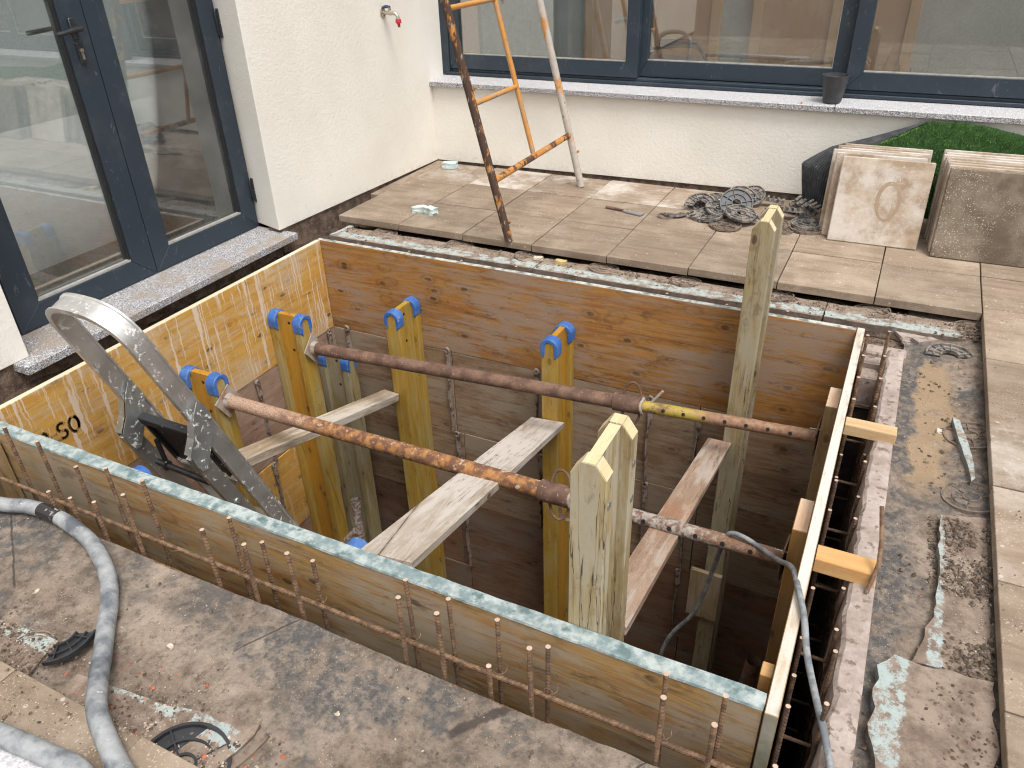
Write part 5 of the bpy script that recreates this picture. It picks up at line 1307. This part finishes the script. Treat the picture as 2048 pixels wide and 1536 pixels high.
# ------------------------------------------------------------------ pedestal rings
def ring_mesh(ro, ri, h=0.008, a0=0, a1=360, seg=30, ribs=6, mat=None):
    b = MB(); full = (a1 - a0) >= 360
    prof = [(ri, 0), (ri, h * 1.6), (ri + 0.005, h * 1.6), (ri + 0.006, h * .5), ((ri + ro) / 2 - .003, h * .5), ((ri + ro) / 2 - .002, h * 1.3), ((ri + ro) / 2 + .002, h * 1.3), ((ri + ro) / 2 + .003, h * .5), (ro - 0.007, h * .5), (ro - 0.006, h * 1.6), (ro, h * 1.6), (ro, 0)]
    n = seg if full else max(6, int(seg * (a1 - a0) / 360)); rings = []
    for i in range(n + (0 if full else 1)):
        a = R(a0 + (a1 - a0) * i / n); rings.append([b.bm.verts.new((r_ * math.cos(a), r_ * math.sin(a), z)) for r_, z in prof])
    m = len(prof); k = len(rings)
    for i in range(k if full else k - 1):
        A, B = rings[i], rings[(i + 1) % k]
        for j in range(m): b.bm.faces.new((A[j], A[(j + 1) % m], B[(j + 1) % m], B[j]))
    if not full:
        b.bm.faces.new(rings[0]); b.bm.faces.new(rings[-1][::-1])
    for i in range(ribs):
        a = R(a0 + (a1 - a0) * (i + .5) / ribs); mt = Matrix.Rotation(a, 4, 'Z')
        b.box(ri + .004, ro - .004, -.0015, .0015, h * .4, h * 1.45, mat=mt)
    bmesh.ops.recalc_face_normals(b.bm, faces=b.bm.faces)
    me = bpy.data.meshes.new('ring'); b.bm.to_mesh(me); b.bm.free(); me.materials.append(mat)
    return me
def comb_mesh(mat):
    b = MB(); b.box(-.07, .07, -.025, .025, 0, .006)
    for i in range(5): b.box(-.066 + i * .03, -.052 + i * .03, -.024, .024, .006, .022)
    bmesh.ops.recalc_face_normals(b.bm, faces=b.bm.faces)
    me = bpy.data.meshes.new('comb'); b.bm.to_mesh(me); b.bm.free(); me.materials.append(mat); return me
RM = {'full': ring_mesh(.085, .026, mat=M['dusty_plastic']), 'dark': ring_mesh(.088, .022, mat=M['muddy_plastic']), 'blk': ring_mesh(.088, .022, ribs=8, mat=m_worn('grey_plastic', (0.055, 0.06, 0.07), (0.15, 0.145, 0.14), 30, 0.4, 0.62, 0.45, 0.8)),
      'half': ring_mesh(.085, .03, a0=0, a1=165, mat=M['dusty_plastic']), 'quart': ring_mesh(.09, .035, a0=0, a1=95, ribs=3, mat=M['dusty_plastic']), 'thin': ring_mesh(.08, .055, .006, mat=M['muddy_plastic']), 'comb': comb_mesh(M['dusty_plastic'])}
def ringo(kind, x, y, z, rx, ry, rz, label, group, name='pedestal_ring', sc=1.0):
    o = bpy.data.objects.new(name, RM[kind]); col.objects.link(o); o.location = (x, y, z); o.rotation_euler = (R(rx), R(ry), R(rz)); o.scale = (sc,) * 3
    return tag(o, label, 'paving pedestal', group)
GH = 'heap of plastic pedestal rings'
LH = 'dusty plastic pedestal piece lying in the heap against the low wall'
ringo('blk', 2.035, 0.815, 0.060, 42, 8, 10, 'clean bluish grey pedestal ring propped upright on top of the heap', GH)
ringo('half', 1.845, 0.80, 0.030, 30, -10, 20, 'bluish half ring at the left side of the heap, arch upwards', GH)
heap = [('thin', 1.70, .655, 0, 0, 0, 0, .6), ('half', 1.74, .70, .004, 5, 5, 200, .8), ('comb', 1.86, .66, .01, 10, 20, -30, .7), ('full', 1.92, .70, .02, 8, -6, 10, .95), ('full', 1.96, .76, .035, 14, 0, 50, .9), ('half', 1.90, .86, .03, 20, 10, 100, .95),
        ('full', 1.93, .93, .03, 12, 0, 70, .9), ('comb', 1.83, .92, .012, 5, -12, 40, .8), ('half', 2.03, .96, .05, 26, 10, 0, .95), ('full', 2.08, 1.02, .045, 34, -10, 0, .85), ('full', 2.085, .70, .045, 12, 6, 20, .95), ('dark', 2.03, .61, .004, 0, 0, 0, .93),
        ('quart', 2.15, .80, .02, 10, 0, 140, 1), ('comb', 2.19, 1.03, .03, 0, 8, 5, .9), ('half', 2.20, .70, .01, 8, 8, 250, .9), ('dark', 2.26, .72, .006, 4, 3, 0, .8), ('quart', 2.12, .66, .02, 20, 0, 30, .9), ('half', 2.25, .90, .02, 14, 6, 160, .9),
        ('comb', 2.34, .86, .03, 6, 10, 12, .95), ('comb', 2.38, .91, .055, 16, 24, -18, 1.0), ('full', 2.41, .76, .014, 4, 0, 0, .9), ('dark', 2.42, .725, .0, 0, 0, 0, 1.0), ('comb', 2.30, .82, .05, -10, 8, 30, 1), ('dark', 2.31, .66, .0, 0, 0, 0, .62), ('half', 2.36, .97, .03, 10, 5, 60, .9), ('comb', 2.44, .86, .07, 12, 22, -24, .8), ('quart', 1.78, .80, .005, 5, 0, 10, .9), ('comb', 1.99, .88, .05, 20, 30, 60, .7)]
KN = {'full': 'dusty grey full ring', 'dark': 'muddy dark full ring', 'half': 'dusty half ring', 'quart': 'dusty quarter ring', 'thin': 'thin muddy ring', 'comb': 'toothed grey bracket'}
hc = {}
for (k, x, y, z, rx, ry, rz, sc) in sorted(heap, key=lambda q: q[1]):
    hc[k] = hc.get(k, 0) + 1
    ringo(k, x, y, z, rx, ry, rz, '%s in the wall side heap, %s of its kind from left' % (KN[k], ORD[hc[k] - 1]), GH, 'pedestal_ring' if k != 'comb' else 'pedestal_bracket', sc)
for i, x in enumerate((0.326, 0.800, 1.20, 1.60, 2.00, 2.41, 2.80, 3.17)):
    ringo('dark', x, -0.030 if i != 7 else -0.06, -0.060, 5, 2, i * 40, 'muddy pedestal ring under the terrace edge, %s from the left' % ORD[i], 'pedestal rings under the terrace edge', sc=0.85)
for y, w_ in ((-0.86, 'nearest the curved blue strip'), (-1.20, 'just beyond the muddy insulation boards')):
    ringo('dark', 3.165, y, -0.066, 7, -5, y * 60, 'muddy pedestal ring at the edge of the right slabs, ' + w_, 'pedestal rings under the right slabs', sc=0.9)
ringo('half', 3.10, -0.315, -0.066, 5, 0, 20, 'broken muddy half ring lying above the puddle near the terrace corner', None)
RM['quart_blk'] = ring_mesh(.09, .035, a0=0, a1=95, ribs=3, mat=M['black_plastic'])
RM['blk2'] = ring_mesh(.088, .022, ribs=4, mat=M['black_plastic'])
ringo('blk2', 1.725, -2.80, -0.054, 4, 6, 15, 'black pedestal ring half under the near slabs at the bottom of the picture', None, sc=1.1)
ringo('thin', 1.16, -2.735, -0.056, 5, 3, 0, 'muddy ring sunk in gravel left of the black pedestal piece', None, sc=0.7)
ringo('quart_blk', 1.205, -2.676, -0.040, 5, 3, -68, 'black quarter piece of a pedestal lying between the hose and the near slabs', None, sc=0.95)

# chisel
cz = thing('bolster', 'flat steel bolster lying on the terrace left of the ring heap', 'tool', (1.46, 0.64, 0))
b = MB(); b.tube([(1.352, .668, .008), (1.40, .658, .008), (1.46, .645, .008)], [.008, .008, .006], 8); b.build('handle', M['rust_brown'], cz)
b = MB(); b.prism([(1.455, .652), (1.50, .655), (1.585, .640), (1.572, .600), (1.49, .622), (1.455, .640)], 'z', .002, .008); b.build('blade', M['steel'], cz)
# pot
pt = thing('plant_pot', 'dark grooved plastic pot on the granite window sill', 'pot', (2.385, 1.245, 0.523))
pr_ = [(0.042, 0.0)] + [(0.046 + 0.020 * t / 14 + (0.0012 if t % 2 else 0), 0.006 + 0.122 * t / 14) for t in range(15)] + [(0.068, 0.132), (0.068, 0.137), (0.063, 0.137), (0.061, 0.11), (0.058, 0.10)]
b = MB(); b.lathe(pr_, (2.385, 1.245, 0.523), 32); b.build('pot_body', M['pot'], pt)
b = MB(); b.lathe([(0.0605, 0.110), (0.059, 0.118), (0.03, 0.121), (0.004, 0.120)], (2.385, 1.245, 0.523), 20); b.build('potting_soil', M['soil_brown'], pt)
b = MB(); b.tube([(2.24, 1.20, 0.526), (2.245, 1.175, 0.524)], 0.005, 7)
tag(b.build('cigarette_end', m_plain('cork', (0.55, 0.33, 0.17), 0.8), loc=(2.24, 1.19, .52)), 'orange cigarette end on the granite sill left of the pot', 'cigarette end')

# ------------------------------------------------------------------ stacked paving slabs leaning on the turf
def slab(label, x0, y0, lean, dx, m, group, rz=0.0, z=0.0):
    b = MB(); b.box(0, 0.4, 0, 0.036, 0, 0.4)
    bmesh.ops.bevel(b.bm, geom=b.bm.edges[:], offset=0.004, segments=1, affect='EDGES')
    o = b.build('paving_slab', m); o.location = (x0 + dx, y0, z + 0.002); o.rotation_euler = (R(-lean), 0, R(rz))
    return tag(o, label, 'paving slab', group)
ords = ['frontmost', 'second', 'third', 'fourth', 'fifth', 'sixth', 'seventh', 'eighth', 'ninth']
y = 0.606
for k in range(6):
    slab(('whitish spotted slab with an oval stain, frontmost of the left leaning stack' if k == 0 else 'beige slab, %s from the front in the left leaning stack' % ords[k]), 2.530, y, 13.0 + k * .2, (0, -0.035, -0.058, -0.03, -0.045, -0.02)[k] * (1 if k else 0), M['tile_stack'], 'paving slabs in the left leaning stack', rz=(0.9, 2.2, 1.0, 0.5, 1.3, 0.2)[k])
    y += 0.0395 + (0.020 if k < 2 else 0.002)
b = MB()      # oval pedestal imprint on the front slab
cx_, cz_ = 0.235, 0.205
vs0, vs1 = [], []
for i in range(40):
    a = 2 * math.pi * i / 40; w_ = 0.010 + 0.009 * abs(math.sin(a / 2 + 0.6)) ** 2
    vs0.append(b.bm.verts.new((cx_ + 0.040 * math.cos(a), -0.0006, cz_ + 0.078 * math.sin(a)))); vs1.append(b.bm.verts.new((cx_ + (0.040 + w_) * math.cos(a), -0.0006, cz_ + (0.078 + w_) * math.sin(a))))
for i in range(40): b.bm.faces.new((vs0[i], vs0[(i + 1) % 40], vs1[(i + 1) % 40], vs1[i]))
st = b.build('ring_stain', m_tile('stain_tan', (0.38, 0.28, 0.19), (0.42, 0.33, 0.24), (0.33, 0.24, 0.16), 0.15, 0, 'n'), recalc=False)
for o in bpy.data.objects:
    if o.get('label', '').startswith('whitish spotted slab'): st.parent = o
y = 0.556
for k in range(8):
    slab('%s slab %s the right leaning stack' % ('brown speckled' if k == 0 else 'beige', 'at the front of' if k == 0 else ords[k] + ' from the front in'), 2.988, y, 12.0 + k * .15, (0, -0.006, -0.010, -0.014, -0.020, -0.03, -0.02, -0.028)[k], M['tile_stack_dark'] if k == 0 else M['tile_stack'], 'paving slabs in the right leaning stack', rz=0.4 + 0.1 * k)
    y += 0.0395 + (0.004 if k % 3 else 0.012)
y = 0.556
for k in range(6):
    slab('beige slab %s in the stack cut by the picture edge' % ('at the front' if k == 0 else ords[k] + ' from the front'), 3.46, y, 12.0, -0.004 * k, M['tile_stack'], 'paving slabs in the third leaning stack', rz=0.4)
    y += 0.042

# ------------------------------------------------------------------ artificial turf
TF = thing('turf_roll', 'sheet of artificial grass with black ribbed backing, slumped behind the stacked slabs', 'artificial turf', (2.7, 1.05, 0))
O_ = [(2.342, 1.09, 0.0), (2.318, 1.07, 0.149), (2.305, 1.06, 0.244), (2.376, 1.07, 0.296), (2.442, 1.08, 0.338), (2.589, 1.11, 0.382), (2.742, 1.13, 0.437), (2.867, 1.16, 0.484)]
I_ = [(2.456, 1.00, 0.0), (2.461, 1.00, 0.083), (2.471, 0.995, 0.221), (2.493, 0.99, 0.311), (2.536, 1.00, 0.335), (2.613, 1.02, 0.357), (2.748, 1.075, 0.419), (2.864, 1.15, 0.478)]
def resample(P, n):
    P = [Vector(p) for p in P]; L = [0]
    for a, c in zip(P, P[1:]): L.append(L[-1] + (c - a).length)
    out = []
    for i in range(n + 1):
        t = L[-1] * i / n; k = max(j for j in range(len(L)) if L[j] <= t + 1e-9); k = min(k, len(P) - 2)
        out.append(P[k].lerp(P[k + 1], (t - L[k]) / max(1e-9, L[k + 1] - L[k])))
    return out
OO, II = resample(O_, 40), resample(I_, 40)
b = MB(); grid = []
for i in range(41):
    row = []
    for j in range(25):
        t = j / 24; p = OO[i].lerp(II[i], t); bul = math.sin(t * math.pi) * 0.022
        rib = 0.0035 * (1 if j % 2 else -1) * (1 - i / 41)
        row.append(b.bm.verts.new(p + Vector((0, -bul - rib, 0))))
    grid.append(row)
for i in range(40):
    for j in range(24): f = b.bm.faces.new((grid[i][j], grid[i][j + 1], grid[i + 1][j + 1], grid[i + 1][j])); f.smooth = False
b.build('backing', M['turf_back'], TF)
tops = [II[i] for i in range(10, 41, 3)] + [Vector(p) for p in ((3.0, 1.165, .484), (3.133, 1.165, .468), (3.284, 1.165, .440), (3.6, 1.165, .43), (4.0, 1.165, .42), (4.5, 1.165, .40))]
b = MB(); grid = []
for t_ in tops:
    bot = Vector((t_.x + 0.02 if t_.x < 2.6 else t_.x, min(t_.y + 0.02, 1.12), 0.0)); row = []
    for j in range(13):
        q = j / 12; p = bot.lerp(t_, q); row.append(b.bm.verts.new(p + Vector((0, -0.03 * math.sin(q * math.pi) + fbm(t_.x * 4, q * 3) * 0.012, 0))))
    grid.append(row)
tris = []
for A, B in zip(grid, grid[1:]):
    for j in range(12):
        b.bm.faces.new((A[j], B[j], B[j + 1], A[j + 1])); tris.append((A[j].co.copy(), B[j].co.copy(), B[j + 1].co.copy(), A[j + 1].co.copy()))
b.build('grass_mat', M['turf_base'], TF)
rnd = random.Random(3); vs = []; fs = []
def blade(p, d, L, w):
    sd = d.cross(Vector((0, 0, 1))); sd = sd.normalized() if sd.length > 1e-4 else Vector((1, 0, 0))
    sd = (sd + Vector((rnd.uniform(-1, 1), rnd.uniform(-.3, .3), rnd.uniform(-.6, .6))) * .6).normalized()
    k = len(vs); m = p + d * L * .55; tip = p + d * L + Vector((rnd.uniform(-.3, .3), 0, -0.25)) * L * .6
    vs.extend([p - sd * w, p + sd * w, m + sd * w * .8, m - sd * w * .8, tip]); fs.append((k, k + 1, k + 2, k + 3)); fs.append((k + 3, k + 2, k + 4))
areas = [((q[1] - q[0]).cross(q[3] - q[0])).length for q in tris]
for q in rnd.choices(tris, areas, k=26000):
    u_, v_ = rnd.random(), rnd.random(); p = q[0].lerp(q[1], u_).lerp(q[3].lerp(q[2], u_), v_)
    if p.x > 3.7 or (p.z < 0.15 and p.x > 2.56 and not 2.86 < p.x < 3.0): continue
    d = Vector((rnd.gauss(0, .35), -1 + rnd.gauss(0, .25), 0.55 + rnd.gauss(0, .35))).normalized()
    blade(p, d, rnd.uniform(.014, .026), .0009)
for i in range(1500):
    k = rnd.randrange(0, 40); p = II[k].lerp(II[k + 1], rnd.random()); d = Vector((rnd.gauss(-.3, .3), -.6, rnd.gauss(-.3, .4))).normalized(); blade(p, d, rnd.uniform(.008, .018), .0009)
off = parent_loc(TF)
me = bpy.data.meshes.new('grass_blades'); me.from_pydata([v - off for v in vs], [], fs); me.materials.append(M['grass'])
o = bpy.data.objects.new('grass_blades', me); col.objects.link(o); o.parent = TF; o['kind'] = 'stuff'

# ------------------------------------------------------------------ scaffold frame
SF = thing('scaffold_frame', 'tubular scaffold frame with flaking orange paint leaning over the terrace', 'scaffold frame', (1.07, 0.5, 0))
def fp(y, z): return Vector((1.075 - 0.262 * z, y, z))
def sleg(y0, mat, r, sk=0.0):
    b = MB(); b.tube([fp(y0 + sk * t / 22, 0.002 + 2.3 * t / 22) for t in range(23)], [r * (1 + 0.04 * fbm(t * .9, y0)) for t in range(23)], 16); return b.build('leg', mat, SF)
sleg(0.005, M['orange_dark'], 0.0205)
sleg(0.985, M['orange_pale'], 0.0205)
b = MB(); b.tube([fp(0.485, 0.30), fp(0.478, 0.8), fp(0.475, 1.3), fp(0.475, 2.3)], 0.0135, 14); b.build('inner_rail', M['orange_clean'], SF)
b = MB(); b.tube([fp(0.005, 0.298), fp(0.5, 0.30), fp(0.985, 0.302)], 0.0165, 14); b.build('cross_tube', M['orange_rust'], SF)
for z in (0.655, 1.065, 1.475, 1.885):
    b = MB(); b.tube([fp(0.005, z), fp(0.478, z)], 0.0125, 12); b.build('rung', M['orange_clean'], SF)
for (y_, z_) in ((0.018, 0.09), (0.018, 0.72), (0.995, 0.20)):
    b = MB(); b.tube([fp(y_, z_) + Vector((0.018, 0, 0)), fp(y_, z_) + Vector((0.03, 0, 0.012))], 0.006, 6); b.build('lug', M['orange_rust'], SF)

# ------------------------------------------------------------------ hoses and cable
def smooth_path(P, n=10):
    P = [Vector(p) for p in P]; out = []
    for i in range(len(P) - 1):
        p0, p1, p2, p3 = P[max(i - 1, 0)], P[i], P[i + 1], P[min(i + 2, len(P) - 1)]
        for k in range(n):
            t = k / n
            out.append(0.5 * ((2 * p1) + (-p0 + p2) * t + (2 * p0 - 5 * p1 + 4 * p2 - p3) * t * t + (-p0 + 3 * p1 - 3 * p2 + p3) * t ** 3))
    out.append(P[-1]); return out
HS = thing('hose', 'thick dusty grey hose curving over the muddy slab', 'hose', (1.2, -2.5, -0.04))
hp = [(0.10, -2.50, -0.02), (0.35, -2.47, -0.02), (0.589, -2.424, -0.035), (0.68, -2.396, -0.035), (0.796, -2.390, -0.035), (0.968, -2.418, -0.037), (1.115, -2.480, -0.037), (1.21, -2.547, -0.036), (1.284, -2.618, -0.034), (1.365, -2.690, -0.020), (1.44, -2.755, 0.0), (1.525, -2.815, 0.023), (1.64, -2.868, 0.023), (1.80, -2.93, 0.023), (2.0, -3.05, 0.023)]
sp_ = smooth_path(hp, 8)
k0, k1 = 28, 34
b = MB(); b.tube(sp_, 0.0215, 18); b.build('hose_body', M['hose'], HS)
b = MB(); b.tube(sp_[k0:k1], 0.0221, 18); b.build('wet_section', M['hose_black'], HS)
b = MB(); b.tube(smooth_path([(0.6, -3.0, 0.04), (1.0, -2.97, 0.04), (1.378, -2.938, 0.038), (1.512, -2.925, 0.036), (1.63, -2.925, 0.034), (1.80, -3.0, 0.03), (1.9, -3.2, 0.03)], 8), 0.0215, 18)
tag(b.build('hose', M['hose'], loc=(1.5, -2.93, 0.03)), 'second grey hose crossing the bottom left corner over the white granite', 'hose')
b = MB(); b.prism([(0.9, -2.925), (1.40, -2.925), (1.62, -2.945), (1.66, -3.3), (0.9, -3.3)], 'z', 0.003, 0.019)
tag(b.build('granite_slab', m_worn('white_granite', (0.62, 0.61, 0.63), (0.42, 0.41, 0.43), 120, 0.45, 0.6, 0.5, 0.5, bump=.1), bevel=0.002, loc=(1.3, -3.1, 0.003)), 'bright white speckled granite slab in the bottom left corner', 'stone slab')
cp = smooth_path([(2.31, -1.30, -1.6), (2.347, -1.30, -1.013), (2.448, -1.31, -0.748), (2.495, -1.33, -0.50), (2.515, -1.37, -0.36), (2.540, -1.405, -0.262), (2.585, -1.415, -0.252), (2.640, -1.43, -0.262), (2.700, -1.53, -0.20), (2.745, -1.70, -0.06), (2.772, -1.845, 0.009), (2.797, -1.93, 0.012), (2.818, -2.02, 0.0), (2.850, -2.12, -0.005), (2.885, -2.22, -0.01), (2.905, -2.30, -0.02), (2.91, -2.45, -0.02)], 8)
b = MB(); b.tube(cp, 0.0078, 12)
tag(b.build('cable', M['cable'], loc=(2.7, -1.6, -.2)), 'grey electric cable looping over the near prop and the right formwork edge', 'cable')

b = MB(); b.box(0.70, 1.02, -1.60, -1.35, -1.30, -1.288)
o = b.build('foam_sheet', m_plain('white_foam_sheet', (0.55, 0.55, 0.53), 0.8), bevel=0.002, loc=(0.86, -1.48, -1.3)); tag(o, 'white foam sheet lying low in the pit behind the stepladder legs', 'foam sheet')
b = MB(); b.box(0.30, 1.30, -2.12, -1.20, -1.345, -1.302)
tag(b.build('site_board', M['plank_grey'], bevel=0.002, loc=(0.8, -1.6, -1.345)), 'timber working board deep in the pit under the white foam sheet', 'board')
b = MB(); b.box(0.225, 0.275, -2.262, -2.212, -0.9, -0.035)
tag(b.build('timber_post', M['upright'], bevel=0.002, loc=(0.25, -2.237, -0.9)), 'short dark timber post outside the near formwork at the left picture edge', 'timber')

b = MB(); b.tube([(1.20, -2.372, -0.09), (1.208, -2.368, -0.055), (1.225, -2.36, -0.03), (1.24, -2.345, -0.035)], 0.0012, 5)
tag(b.build('tie_wire', M['rebar_shaded'], loc=(1.2, -2.37, -.09)), 'loose wire end sticking up at the slab edge near the hose bend', 'wire')
